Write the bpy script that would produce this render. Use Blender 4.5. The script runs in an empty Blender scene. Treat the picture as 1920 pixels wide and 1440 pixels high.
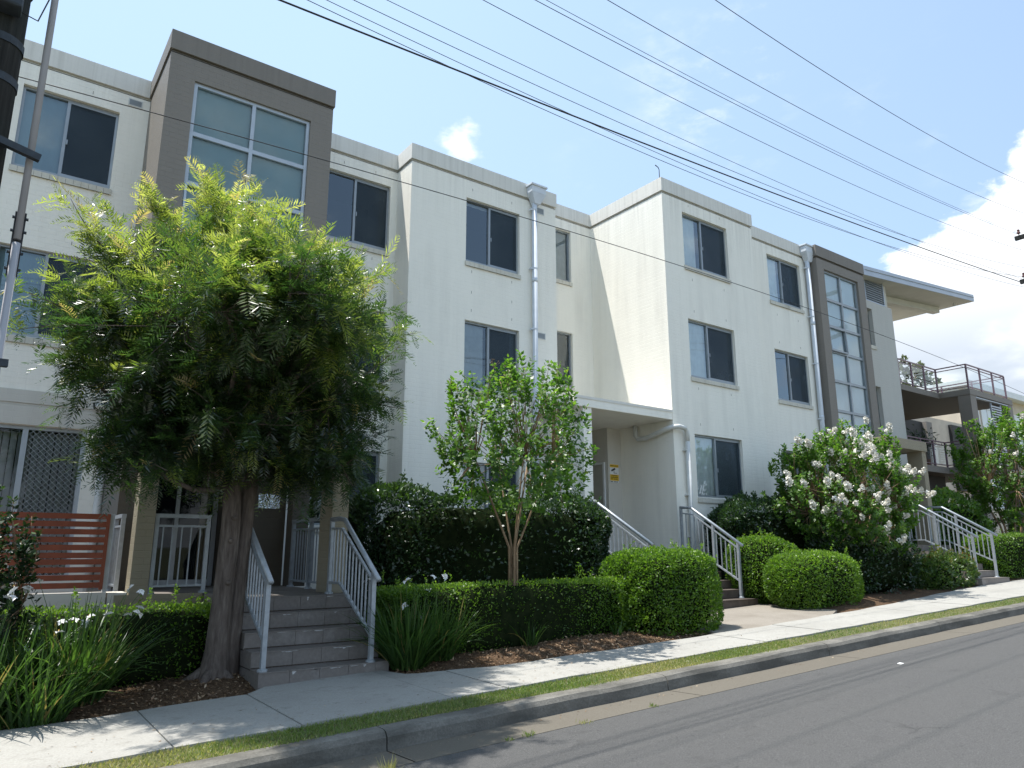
import bpy, math, random
import numpy as np
from mathutils import Vector, Matrix
R = math.radians
rng = np.random.default_rng(7)
random.seed(7)
sc = bpy.context.scene
col = sc.collection

# ------------------------------------------------------------------ camera
cam_d = bpy.data.cameras.new('camera'); cam = bpy.data.objects.new('camera', cam_d); col.objects.link(cam)
cam_d.sensor_fit = 'HORIZONTAL'; cam_d.sensor_width = 36.0
cam_d.lens = 36.0*1372.5/1920.0
cam_d.clip_start = 0.05; cam_d.clip_end = 3000
YAW, PITCH = R(36.06), R(12.817)
fw = Vector((math.sin(YAW)*math.cos(PITCH), math.cos(YAW)*math.cos(PITCH), math.sin(PITCH)))
rt = Vector((math.cos(YAW), -math.sin(YAW), 0)); up = rt.cross(fw)
cam.matrix_world = Matrix((rt, up, -fw)).transposed().to_4x4()
cam.location = (0, 0, 0)
sc.camera = cam

# ------------------------------------------------------------------ light and exposure
SUN = Vector((-0.26, 0.227, 1.0)).normalized()
SUN_EL = math.asin(SUN.z); SUN_AZ = math.atan2(SUN.x, SUN.y)
sun_d = bpy.data.lights.new('sun', 'SUN'); sun_d.energy = 3.1; sun_d.angle = R(0.7); sun_d.color = (1.0, 0.972, 0.925)
sun = bpy.data.objects.new('sun', sun_d); col.objects.link(sun)
sun.rotation_euler = SUN.to_track_quat('Z', 'Y').to_euler(); sun.location = SUN*60
sc.view_settings.view_transform = 'Standard'; sc.view_settings.look = 'None'
sc.view_settings.gamma = 1.0; sc.view_settings.use_curve_mapping = False
sc.view_settings.exposure = 1.26

world = bpy.data.worlds.new('World'); sc.world = world; world.use_nodes = True
def build_world():
    nt = world.node_tree; N = nt.nodes; L = nt.links
    for n in list(N): N.remove(n)
    out = N.new('ShaderNodeOutputWorld'); bg = N.new('ShaderNodeBackground'); bg.inputs[1].default_value = 0.1
    L.new(bg.outputs[0], out.inputs[0])
    sky = N.new('ShaderNodeTexSky'); sky.sky_type = 'NISHITA'; sky.sun_disc = False
    sky.sun_elevation = SUN_EL; sky.sun_rotation = SUN_AZ
    sky.air_density = 1.0; sky.dust_density = 1.6; sky.ozone_density = 1.2; sky.altitude = 0
    tc = N.new('ShaderNodeTexCoord')
    sep = N.new('ShaderNodeSeparateXYZ'); L.new(tc.outputs['Generated'], sep.inputs[0])
    def M(op, a, b=None, c=None):
        m = N.new('ShaderNodeMath'); m.operation = op
        for i, v in enumerate((a, b, c)):
            if v is None: continue
            if isinstance(v, (int, float)): m.inputs[i].default_value = v
            else: L.new(v, m.inputs[i])
        return m.outputs[0]
    def MR(v, a, b, c, d, smooth=False):
        m = N.new('ShaderNodeMapRange'); m.clamp = True
        if smooth: m.interpolation_type = 'SMOOTHSTEP'
        L.new(v, m.inputs[0])
        for i, q in enumerate((a, b, c, d)): m.inputs[i+1].default_value = q
        return m.outputs[0]
    def noise(scale, detail, rough, sx=1, sy=1, sz=1, off=0.0):
        mp = N.new('ShaderNodeMapping'); mp.inputs['Scale'].default_value = (sx, sy, sz); mp.inputs['Location'].default_value = (off, off*.7, off*.3)
        L.new(tc.outputs['Generated'], mp.inputs[0])
        n = N.new('ShaderNodeTexNoise'); n.inputs['Scale'].default_value = scale; n.inputs['Detail'].default_value = detail
        n.inputs['Roughness'].default_value = rough; L.new(mp.outputs[0], n.inputs['Vector']); return n.outputs[0]
    el = M('MULTIPLY', M('ARCSINE', sep.outputs[2]), 57.2958)
    az = M('MULTIPLY', M('ARCTAN2', sep.outputs[0], sep.outputs[1]), 57.2958)
    top = M('SUBTRACT', M('ADD', MR(az, 52, 84, -.5, 15.5), MR(az, 0, 40, 6, 14)), MR(az, 96, 130, 0, 22, True))
    n1 = noise(6.5, 10, .58, 1, 1, 1.5, 3.1)
    bank = M('ADD', M('SUBTRACT', top, el), M('MULTIPLY', M('SUBTRACT', n1, .5), 24))
    bank = MR(bank, -.5, 1.3, 0, 1, True)
    # thin high wisps
    n2 = noise(7.0, 9, .62, 1, 1, 2.2, 9.7)
    n3 = noise(2.2, 3, .5, 1, 1, 1, 1.3)
    wis = M('MULTIPLY', MR(n2, .50, .76, 0, .85, True), MR(n3, .44, .62, 0, 1, True))
    wis = M('MULTIPLY', wis, MR(az, 38, 54, 0, 1, True))
    # one small puff
    pz = Vector((math.sin(R(31.6))*math.cos(R(30.6)), math.cos(R(31.6))*math.cos(R(30.6)), math.sin(R(30.6))))
    dt = N.new('ShaderNodeVectorMath'); dt.operation = 'DOT_PRODUCT'; L.new(tc.outputs['Generated'], dt.inputs[0]); dt.inputs[1].default_value = pz
    ang = M('MULTIPLY', M('ARCCOSINE', M('MINIMUM', dt.outputs['Value'], .999999)), 57.2958)
    n4 = noise(26, 6, .55, 1, 1, 1.8, 5.5)
    puff = MR(M('ADD', M('SUBTRACT', 1.5, ang), M('MULTIPLY', M('SUBTRACT', n4, .5), 5.0)), -.3, 1.6, 0, .9, True)
    mask = M('MAXIMUM', M('MAXIMUM', bank, wis), puff)
    n5 = noise(6.0, 5, .5, 1, 1, 2.0, 13.0)
    shade = M('MULTIPLY', MR(el, 11, 21, 1, 0, True), MR(n5, .33, .55, 0, 1, True))
    cr = N.new('ShaderNodeMix'); cr.data_type = 'RGBA'
    cr.inputs[6].default_value = (5.6, 5.75, 5.95, 1); cr.inputs[7].default_value = (3.0, 3.38, 3.9, 1); L.new(shade, cr.inputs[0])
    # sky, a little washed out as in hazy summer air
    wash = N.new('ShaderNodeMix'); wash.data_type = 'RGBA'; L.new(MR(az, 20, 75, .88, .5), wash.inputs[0])
    L.new(sky.outputs[0], wash.inputs[6]); wash.inputs[7].default_value = (2.72, 3.78, 5.15, 1)
    mx = N.new('ShaderNodeMix'); mx.data_type = 'RGBA'; L.new(mask, mx.inputs[0])
    L.new(wash.outputs[2], mx.inputs[6]); L.new(cr.outputs[2], mx.inputs[7])
    L.new(mx.outputs[2], bg.inputs[0])
build_world()

# ------------------------------------------------------------------ materials
MAT = {}
class NT:
    def __init__(s, name):
        s.m = bpy.data.materials.new(name); s.m.use_nodes = True; s.nt = s.m.node_tree; s.N = s.nt.nodes; s.L = s.nt.links
        for n in list(s.N): s.N.remove(n)
        s.out = s.N.new('ShaderNodeOutputMaterial'); s.geo = s.N.new('ShaderNodeNewGeometry'); MAT[name] = s.m
    def n(s, t, **k):
        q = s.N.new(t)
        for a, b in k.items(): setattr(q, a, b)
        return q
    def pos(s, sc=(1, 1, 1), loc=(0, 0, 0)):
        mp = s.n('ShaderNodeMapping'); mp.inputs['Scale'].default_value = sc; mp.inputs['Location'].default_value = loc
        s.L.new(s.geo.outputs['Position'], mp.inputs[0]); return mp.outputs[0]
    def noise(s, scale, detail=5, rough=.55, sc=(1, 1, 1), loc=(0, 0, 0)):
        q = s.n('ShaderNodeTexNoise'); q.inputs['Scale'].default_value = scale; q.inputs['Detail'].default_value = detail
        q.inputs['Roughness'].default_value = rough; s.L.new(s.pos(sc, loc), q.inputs['Vector']); return q.outputs[0]
    def ramp(s, v, stops):
        r = s.n('ShaderNodeValToRGB'); s.L.new(v, r.inputs[0]); e = r.color_ramp.elements
        e[0].position, e[0].color = stops[0][0], (*stops[0][1], 1); e[1].position, e[1].color = stops[-1][0], (*stops[-1][1], 1)
        for p, c in stops[1:-1]:
            q = e.new(p); q.color = (*c, 1)
        return r.outputs[0]
    def math(s, op, a, b=None):
        m = s.n('ShaderNodeMath', operation=op)
        for i, v in enumerate((a, b)):
            if v is None: continue
            if isinstance(v, (int, float)): m.inputs[i].default_value = v
            else: s.L.new(v, m.inputs[i])
        return m.outputs[0]
    def maprange(s, v, a, b, c, d):
        m = s.n('ShaderNodeMapRange'); s.L.new(v, m.inputs[0])
        for i, q in enumerate((a, b, c, d)): m.inputs[i+1].default_value = q
        return m.outputs[0]
    def mix(s, f, a, b, mode='MIX'):
        m = s.n('ShaderNodeMix', data_type='RGBA', blend_type=mode)
        if isinstance(f, (int, float)): m.inputs[0].default_value = f
        else: s.L.new(f, m.inputs[0])
        for i, v in ((6, a), (7, b)):
            if isinstance(v, tuple): m.inputs[i].default_value = (*v[:3], 1)
            else: s.L.new(v, m.inputs[i])
        return m.outputs[2]
    def bump(s, h, dist=.01, strength=1.0, normal=None):
        b = s.n('ShaderNodeBump'); b.inputs['Distance'].default_value = dist; b.inputs['Strength'].default_value = strength
        s.L.new(h, b.inputs['Height'])
        if normal is not None: s.L.new(normal, b.inputs['Normal'])
        return b.outputs[0]
    def pbr(s, color, rough=.7, metal=0.0, normal=None, spec=.5):
        p = s.n('ShaderNodeBsdfPrincipled')
        for k, v in (('Base Color', color), ('Roughness', rough), ('Metallic', metal), ('Specular IOR Level', spec)):
            if isinstance(v, tuple): p.inputs[k].default_value = (*v[:3], 1)
            elif isinstance(v, (int, float)): p.inputs[k].default_value = v
            else: s.L.new(v, p.inputs[k])
        if normal is not None: s.L.new(normal, p.inputs['Normal'])
        s.L.new(p.outputs[0], s.out.inputs[0]); return p

def painted_brick(name, base, stain, brick=1.0, streak=.5):
    s = NT(name)
    sep = s.n('ShaderNodeSeparateXYZ'); s.L.new(s.geo.outputs['Position'], sep.inputs[0])
    cmb = s.n('ShaderNodeCombineXYZ'); s.L.new(s.math('ADD', sep.outputs[0], sep.outputs[1]), cmb.inputs[0]); s.L.new(sep.outputs[2], cmb.inputs[1])
    wob = s.n('ShaderNodeVectorMath', operation='MULTIPLY_ADD')
    nz = s.n('ShaderNodeTexNoise'); nz.inputs['Scale'].default_value = 3.0; s.L.new(cmb.outputs[0], nz.inputs['Vector'])
    s.L.new(nz.outputs[1], wob.inputs[0]); wob.inputs[1].default_value = (.012, .012, 0); s.L.new(cmb.outputs[0], wob.inputs[2])
    bt = s.n('ShaderNodeTexBrick'); s.L.new(wob.outputs[0], bt.inputs['Vector'])
    bt.inputs['Scale'].default_value = 1.0; bt.inputs['Brick Width'].default_value = .24; bt.inputs['Row Height'].default_value = .086
    bt.inputs['Mortar Size'].default_value = .006; bt.inputs['Mortar Smooth'].default_value = .4; bt.inputs['Bias'].default_value = 0
    bt.inputs['Color1'].default_value = (.7, .7, .7, 1); bt.inputs['Color2'].default_value = (1, 1, 1, 1); bt.inputs['Mortar'].default_value = (.35, .35, .35, 1)
    big = s.noise(.7, 4); mid = s.noise(5, 6, .6)
    st = s.noise(1.0, 6, .6, (3.2, 3.2, .22)); st2 = s.noise(1.0, 5, .6, (15, 15, .45), (3, 1, 0))
    f = s.math('MULTIPLY', s.maprange(st, .45, .75, 0, 1), s.maprange(big, .35, .65, .2, 1.0))
    f2 = s.math('MULTIPLY', s.math('MULTIPLY', s.maprange(st2, .5, .75, 0, 1), s.maprange(big, .45, .7, 0, 1)), .7)
    hi = s.math('MULTIPLY', s.maprange(sep.outputs[2], 6.4, 8.3, 0, 1), s.maprange(st2, .42, .7, 0, .9))
    lo = s.math('MULTIPLY', s.maprange(sep.outputs[2], -.2, -1.3, 0, .8), s.maprange(mid, .3, .6, .3, 1))
    f2 = s.math('MAXIMUM', f2, s.math('MAXIMUM', hi, lo))
    ff = s.math('MULTIPLY', s.math('MAXIMUM', f, f2), streak)
    c = s.mix(ff, base, stain)
    c = s.mix(s.maprange(mid, .35, .7, 0, .14), c, tuple(v*.82 for v in base))
    c = s.mix(s.math('MULTIPLY', s.math('SUBTRACT', 1.0, bt.outputs[1]), 0.0), c, stain)
    c = s.mix(s.math('MULTIPLY', bt.outputs[1], 0.05*brick), c, tuple(v*.7 for v in base))
    h = s.math('ADD', s.math('MULTIPLY', bt.outputs[0], .55), s.math('MULTIPLY', s.noise(16, 4, .6, (1, 1, 2.4)), .45))
    nb = s.bump(h, .009*brick, 1.0)
    nb = s.bump(s.noise(140, 3), .0015, .5, nb)
    s.pbr(c, .62, 0, nb, .35)
WHITE = (.89, .85, .755)
painted_brick('white_paint', WHITE, (.50, .47, .41), .62, .40)
painted_brick('cap_paint', (.72, .692, .63), (.40, .38, .33), .25, .42)
painted_brick('taupe_paint', (.225, .20, .172), (.15, .13, .11), .8, .3)
painted_brick('taupe_cap', (.205, .183, .158), (.14, .12, .10), .2, .45)
painted_brick('khaki_paint', (.29, .25, .175), (.20, .17, .12), 1.0, .4)
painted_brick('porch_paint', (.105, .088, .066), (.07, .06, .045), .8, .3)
painted_brick('greige_paint', (.50, .485, .44), (.36, .35, .32), .8, .3)
painted_brick('sill_paint', (.62, .585, .50), (.30, .27, .2), .3, .8)
painted_brick('wall_cream', (.60, .57, .505), (.4, .37, .32), .3, .4)

def simple(name, color, rough=.5, metal=0.0, var=.15, scale=8, bump=0.0, bscale=60, spec=.5):
    s = NT(name); n = s.noise(scale, 5)
    c = s.mix(s.maprange(n, .3, .7, 0, 1), tuple(v*(1-var) for v in color), tuple(min(1, v*(1+var)) for v in color))
    nb = s.bump(s.noise(bscale, 4), bump, .6) if bump else None
    s.pbr(c, rough, metal, nb, spec)
simple('alu_frame', (.30, .325, .345), .38, .35, .06)
simple('alu_pale', (.42, .455, .49), .38, .3, .06)
simple('rail_metal', (.34, .365, .385), .4, .25, .14, 14)
simple('purple_metal', (.19, .12, .14), .4, .2, .1)
simple('galv', (.50, .50, .50), .55, .2, .18, 5)
simple('conduit_grey', (.37, .36, .37), .6, 0, .06, 4)
simple('dark_steel', (.03, .038, .046), .6, .2, .3, 20)
simple('red_slat', (.25, .055, .02), .55, 0, .2, 6, .001)
simple('pipe_white', (.62, .62, .59), .45, 0, .1, 4)
simple('pipe_bluish', (.60, .63, .67), .45, 0, .08, 4)
simple('soffit', (.56, .55, .49), .75, 0, .06, 2)
simple('fascia_metal', (.36, .41, .47), .4, .3, .06, 2)
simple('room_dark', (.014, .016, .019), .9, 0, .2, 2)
simple('curtain', (.80, .82, .81), .85, 0, .08, 6)
simple('blind_teal', (.22, .33, .37), .8, 0, .08, 3)
simple('blind_grey', (.40, .43, .44), .8, 0, .12, 5)
simple('door_paint', (.40, .385, .33), .5, 0, .06, 3)
simple('rubber', (.02, .02, .022), .6, 0, .2, 8)
simple('porcelain', (.12, .05, .04), .25, 0, .2, 8)
simple('plaster_beige', (.56, .48, .38), .8, 0, .1, 2)
simple('dark_opening', (.03, .028, .026), .7, 0, .2, 2)
simple('white_trim', (.72, .73, .72), .5, 0, .05, 3)
simple('sign_white', (.75, .75, .74), .4, 0, .03)
simple('sign_yellow', (.72, .45, .02), .4, 0, .05)
simple('sign_black', (.012, .012, .012), .4, 0, .05)
simple('pot_white', (.6, .6, .58), .4, 0, .05)
simple('terracotta_pot', (.25, .12, .07), .7, 0, .1)
simple('petal_white', (.80, .79, .77), .55, 0, .05, 20)
simple('petal_cream', (.78, .745, .66), .6, 0, .10, 30)
simple('flower_yellow', (.7, .4, .03), .6)
simple('litter_white', (.8, .8, .78), .6)
simple('red_item', (.35, .05, .04), .6); simple('card_item', (.45, .36, .25), .8)

def mk_timber_pole():
    s = NT('pole_timber'); n = s.noise(2.0, 8, .65, (14, 14, .8)); n2 = s.noise(1.5, 4)
    c = s.ramp(n, [(.3, (.014, .014, .013)), (.6, (.035, .034, .031)), (.8, (.07, .068, .06))])
    c = s.mix(s.maprange(n2, .4, .7, 0, .5), c, (.03, .042, .04))
    s.pbr(c, .9, 0, s.bump(n, .012, .9), .2)
mk_timber_pole()
def mk_bark():
    s = NT('bark_grey'); n = s.noise(3.0, 8, .65, (9, 9, 1.3)); n2 = s.noise(4, 5)
    c = s.ramp(n, [(.3, (.065, .05, .042)), (.55, (.14, .112, .093)), (.8, (.23, .195, .165))])
    c = s.mix(s.maprange(n2, .45, .7, 0, .45), c, (.10, .075, .062))
    s.pbr(c, .9, 0, s.bump(n, .01, .9), .2)
    s = NT('bark_tan'); n = s.noise(5.0, 6, .6, (6, 6, 1.2))
    c = s.ramp(n, [(.3, (.16, .10, .055)), (.6, (.30, .21, .13)), (.8, (.38, .29, .2))]); s.pbr(c, .8, 0, s.bump(n, .004, .8), .25)
    s = NT('twig_core'); n = s.noise(12, 4); c = s.ramp(n, [(.3, (.007, .012, .005)), (.7, (.018, .024, .010))]); s.pbr(c, 1.0, 0, None, 0.0)
mk_bark()
def mk_glass(name, tint, gloss_col, boost):
    s = NT(name)
    fr = s.n('ShaderNodeFresnel'); fr.inputs[0].default_value = 1.52
    wv = s.bump(s.noise(1.1, 2), .0015, .6)
    f = s.math('MINIMUM', s.math('MULTIPLY', fr.outputs[0], boost), 1.0)
    t = s.n('ShaderNodeBsdfTransparent'); t.inputs[0].default_value = (*tint, 1)
    g = s.n('ShaderNodeBsdfGlossy'); g.inputs[0].default_value = (*gloss_col, 1); g.inputs[1].default_value = .01; s.L.new(wv, g.inputs['Normal'])
    m = s.n('ShaderNodeMixShader'); s.L.new(f, m.inputs[0]); s.L.new(t.outputs[0], m.inputs[1]); s.L.new(g.outputs[0], m.inputs[2]); s.L.new(m.outputs[0], s.out.inputs[0])
mk_glass('glass', (.88, .92, .93), (.86, .95, 1.0), 3.0)
mk_glass('glass_pale', (.92, .95, .96), (.9, .96, 1.0), 1.3)
mk_glass('glass_dark', (.5, .52, .52), (.6, .65, .68), .7)
mk_glass('glass_clear', (.9, .94, .93), (.9, .95, 1.0), 1.4)
def mk_screen():
    s = NT('insect_screen')
    t = s.n('ShaderNodeBsdfTransparent'); t.inputs[0].default_value = (.42, .46, .5, 1)
    p = s.n('ShaderNodeBsdfPrincipled'); p.inputs['Base Color'].default_value = (.040, .062, .076, 1); p.inputs['Roughness'].default_value = .5
    m = s.n('ShaderNodeMixShader'); s.L.new(s.maprange(s.noise(1.6, 3), .3, .7, .38, .6), m.inputs[0]); s.L.new(t.outputs[0], m.inputs[1]); s.L.new(p.outputs[0], m.inputs[2]); s.L.new(m.outputs[0], s.out.inputs[0])
mk_screen()
def mk_plaque():
    s = NT('plaque_metal'); s.pbr((.8, .82, .85), .12, 1.0, s.bump(s.noise(30, 2), .02, 1.0))
mk_plaque()
def mk_ground():
    s = NT('asphalt'); n = s.noise(120, 4, .8); big = s.noise(1.0, 5, .6, (.12, 1.6, 1)); b2 = s.noise(.5, 5)
    c = s.ramp(n, [(.32, (.042, .041, .039)), (.5, (.080, .078, .075)), (.72, (.185, .180, .172))])
    c = s.mix(s.maprange(big, .5, .68, 0, .16), c, (.065, .064, .064))
    c = s.mix(s.maprange(b2, .45, .7, 0, .25), c, (.092, .089, .084))
    c = s.mix(s.maprange(s.noise(26, 4, .6), .62, .69, 0, .6), c, (.034, .034, .034))
    vo = s.n('ShaderNodeTexVoronoi', feature='DISTANCE_TO_EDGE'); vo.inputs['Scale'].default_value = .55; wv = s.n('ShaderNodeVectorMath', operation='MULTIPLY_ADD'); nn = s.n('ShaderNodeTexNoise'); nn.inputs['Scale'].default_value = 3.0; nn.inputs['Detail'].default_value = 6; s.L.new(s.geo.outputs['Position'], nn.inputs['Vector']); s.L.new(nn.outputs[1], wv.inputs[0]); wv.inputs[1].default_value = (.45, .45, 0); s.L.new(s.geo.outputs['Position'], wv.inputs[2]); s.L.new(wv.outputs[0], vo.inputs['Vector'])
    crk = s.math('MULTIPLY', s.maprange(vo.outputs[0], .004, .010, 1, 0), s.maprange(s.noise(.6, 3, .5, (1, 1, 1), (7, 2, 0)),   .57, .66, 0, .45)); crk = s.math('MAXIMUM', crk, 0.0)
    c = s.mix(crk, c, (.018, .018, .017))
    c = s.mix(s.maprange(s.noise(2.2, 6, .65, (1, 1.6, 1), (4, 9, 0)), .58, .72, 0, .35), c, (.045, .044, .042))
    s.pbr(c, .85, 0, s.bump(n, .006, .9), .3)
    s = NT('concrete_path'); n = s.noise(60, 5, .7); big = s.noise(1.1, 6, .62)
    c = s.ramp(n, [(.3, (.28, .268, .24)), (.6, (.37, .356, .322)), (.8, (.44, .424, .388))])
    c = s.mix(s.maprange(big, .45, .72, 0, .45), c, (.30, .285, .255))
    c = s.mix(s.maprange(s.noise(7, 7, .7), .54, .72, 0, .65), c, (.19, .178, .155)); c = s.mix(s.maprange(s.noise(.8, 5, .6, (1, 1, 1), (2, 5, 0)), .5, .7, 0, .4), c, (.22, .208, .185))
    s.pbr(c, .88, 0, s.bump(n, .003, .6), .25)
    s = NT('concrete_kerb'); n = s.noise(50, 5, .7); big = s.noise(1.6, 6, .65, (1, 2, 3))
    c = s.ramp(n, [(.3, (.15, .14, .12)), (.6, (.23, .215, .185)), (.8, (.31, .29, .25))])
    c = s.mix(s.maprange(big, .36, .62, 0, .75), c, (.07, .066, .056))
    sp = s.n('ShaderNodeSeparateXYZ'); s.L.new(s.geo.outputs['Normal'], sp.inputs[0]); c = s.mix(s.maprange(sp.outputs[1], -.35, -.9, 0, .22), c, (.045, .042, .034))  # street face darker: stain, and its shade put into the colour
    s.pbr(c, .9, 0, s.bump(n, .006, .8), .25)
    s = NT('concrete_gutter'); n = s.noise(70, 5, .7); big = s.noise(1.0, 5, .6, (.5, 3, 1))
    c = s.ramp(n, [(.3, (.105, .092, .072)), (.6, (.145, .129, .103)), (.8, (.185, .167, .138))])
    c = s.mix(s.maprange(big, .42, .7, 0, .5), c, (.12, .104, .082)); s.pbr(c, .9, 0, s.bump(n, .003, .6), .25)
    s = NT('concrete_apron'); n = s.noise(70, 5, .7); big = s.noise(1.6, 5, .6)
    c = s.ramp(n, [(.3, (.20, .175, .145)), (.6, (.285, .255, .215)), (.8, (.34, .31, .27))])
    c = s.mix(s.maprange(big, .42, .7, 0, .6), c, (.17, .145, .115)); s.pbr(c, .9, 0, s.bump(n, .003, .6), .25)
    s = NT('soil_mulch'); n = s.noise(38, 6, .7); big = s.noise(3, 4)
    c = s.ramp(n, [(.3, (.04, .024, .013)), (.55, (.13, .08, .046)), (.78, (.26, .175, .105))])
    c = s.mix(s.maprange(big, .4, .7, 0, .4), c, (.07, .04, .022)); s.pbr(c, .95, 0, s.bump(n, .03, 1.0), .2)
    s = NT('soil_verge'); n = s.noise(40, 6, .7)
    c = s.ramp(n, [(.3, (.07, .06, .036)), (.55, (.13, .13, .055)), (.78, (.20, .175, .095))]); s.pbr(c, .95, 0, s.bump(n, .015, 1.0), .2)
    s = NT('far_ground'); n = s.noise(.25, 6, .6); n2 = s.noise(18, 4)
    c = s.ramp(n, [(.3, (.12, .13, .06)), (.6, (.20, .185, .11)), (.8, (.26, .23, .16))]); c = s.mix(s.maprange(n2, .35, .7, 0, .4), c, (.08, .10, .04)); s.pbr(c, .95, 0, None, .2)
    s = NT('tile_taupe'); n = s.noise(24, 5, .65); big = s.noise(3, 5)
    oi = s.n('ShaderNodeObjectInfo')
    c = s.ramp(n, [(.3, (.15, .131, .115)), (.6, (.195, .172, .152)), (.85, (.245, .22, .196))])
    c = s.mix(s.math('MULTIPLY', oi.outputs['Random'], .35), c, (.17, .14, .12))
    c = s.mix(s.maprange(big, .55, .75, 0, .4), c, (.36, .335, .31)); s.pbr(c, .6, 0, s.bump(n, .002, .5), .4)
    s = NT('tile_grout'); n = s.noise(40, 4); c = s.ramp(n, [(.3, (.07, .055, .045)), (.7, (.13, .105, .09))]); s.pbr(c, .95, 0, None, .2)
mk_ground()
def mk_leaf(name, stops, trans=.38, tcol=1.6, gloss=.03, grough=.45):
    s = NT(name)
    at = s.n('ShaderNodeAttribute'); at.attribute_name = 'tone'
    c = s.ramp(at.outputs['Fac'], stops)
    d = s.n('ShaderNodeBsdfDiffuse'); s.L.new(c, d.inputs[0])
    t = s.n('ShaderNodeBsdfTranslucent'); s.L.new(s.mix(1.0, c, (tcol*1.05, tcol*1.15, tcol*.55), 'MULTIPLY'), t.inputs[0])
    m = s.n('ShaderNodeMixShader'); m.inputs[0].default_value = trans; s.L.new(d.outputs[0], m.inputs[1]); s.L.new(t.outputs[0], m.inputs[2])
    g = s.n('ShaderNodeBsdfGlossy'); g.inputs[0].default_value = (1, 1, 1, 1); g.inputs[1].default_value = grough
    m2 = s.n('ShaderNodeMixShader'); m2.inputs[0].default_value = gloss; s.L.new(m.outputs[0], m2.inputs[1]); s.L.new(g.outputs[0], m2.inputs[2]); s.L.new(m2.outputs[0], s.out.inputs[0])
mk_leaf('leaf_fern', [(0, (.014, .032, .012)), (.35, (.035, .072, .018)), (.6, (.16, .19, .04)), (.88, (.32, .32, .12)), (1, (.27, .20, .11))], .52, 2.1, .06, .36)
mk_leaf('leaf_myrtle', [(0, (.04, .095, .016)), (.5, (.085, .175, .026)), (.85, (.15, .24, .035)), (1, (.17, .16, .04))], .45, 1.8, .035, .4)
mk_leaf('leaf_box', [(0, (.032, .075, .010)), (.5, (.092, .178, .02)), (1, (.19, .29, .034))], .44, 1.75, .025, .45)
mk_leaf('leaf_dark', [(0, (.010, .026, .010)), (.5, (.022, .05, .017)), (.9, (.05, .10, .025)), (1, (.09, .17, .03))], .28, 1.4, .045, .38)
mk_leaf('leaf_nandina', [(0, (.035, .07, .02)), (.5, (.07, .13, .025)), (.78, (.12, .15, .035)), (1, (.22, .075, .035))], .36, 1.5, .035, .4)
mk_leaf('blade_iris', [(0, (.022, .055, .013)), (.5, (.05, .105, .024)), (.9, (.11, .18, .045)), (1, (.28, .22, .09))], .38, 1.6, .035, .4)
mk_leaf('grass_verge', [(0, (.09, .16, .025)), (.5, (.17, .225, .06)), (.75, (.28, .27, .11)), (1, (.44, .38, .19))], .40, 1.5, .03, .5)
mk_leaf('chip_mulch', [(0, (.05, .028, .015)), (.4, (.17, .10, .055)), (.75, (.33, .22, .13)), (1, (.52, .41, .28))], .02, 1.0, .03, .5)
mk_leaf('leaf_gum', [(0, (.06, .075, .04)), (1, (.12, .13, .075))], .3, 1.3, .05, .4)

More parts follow.
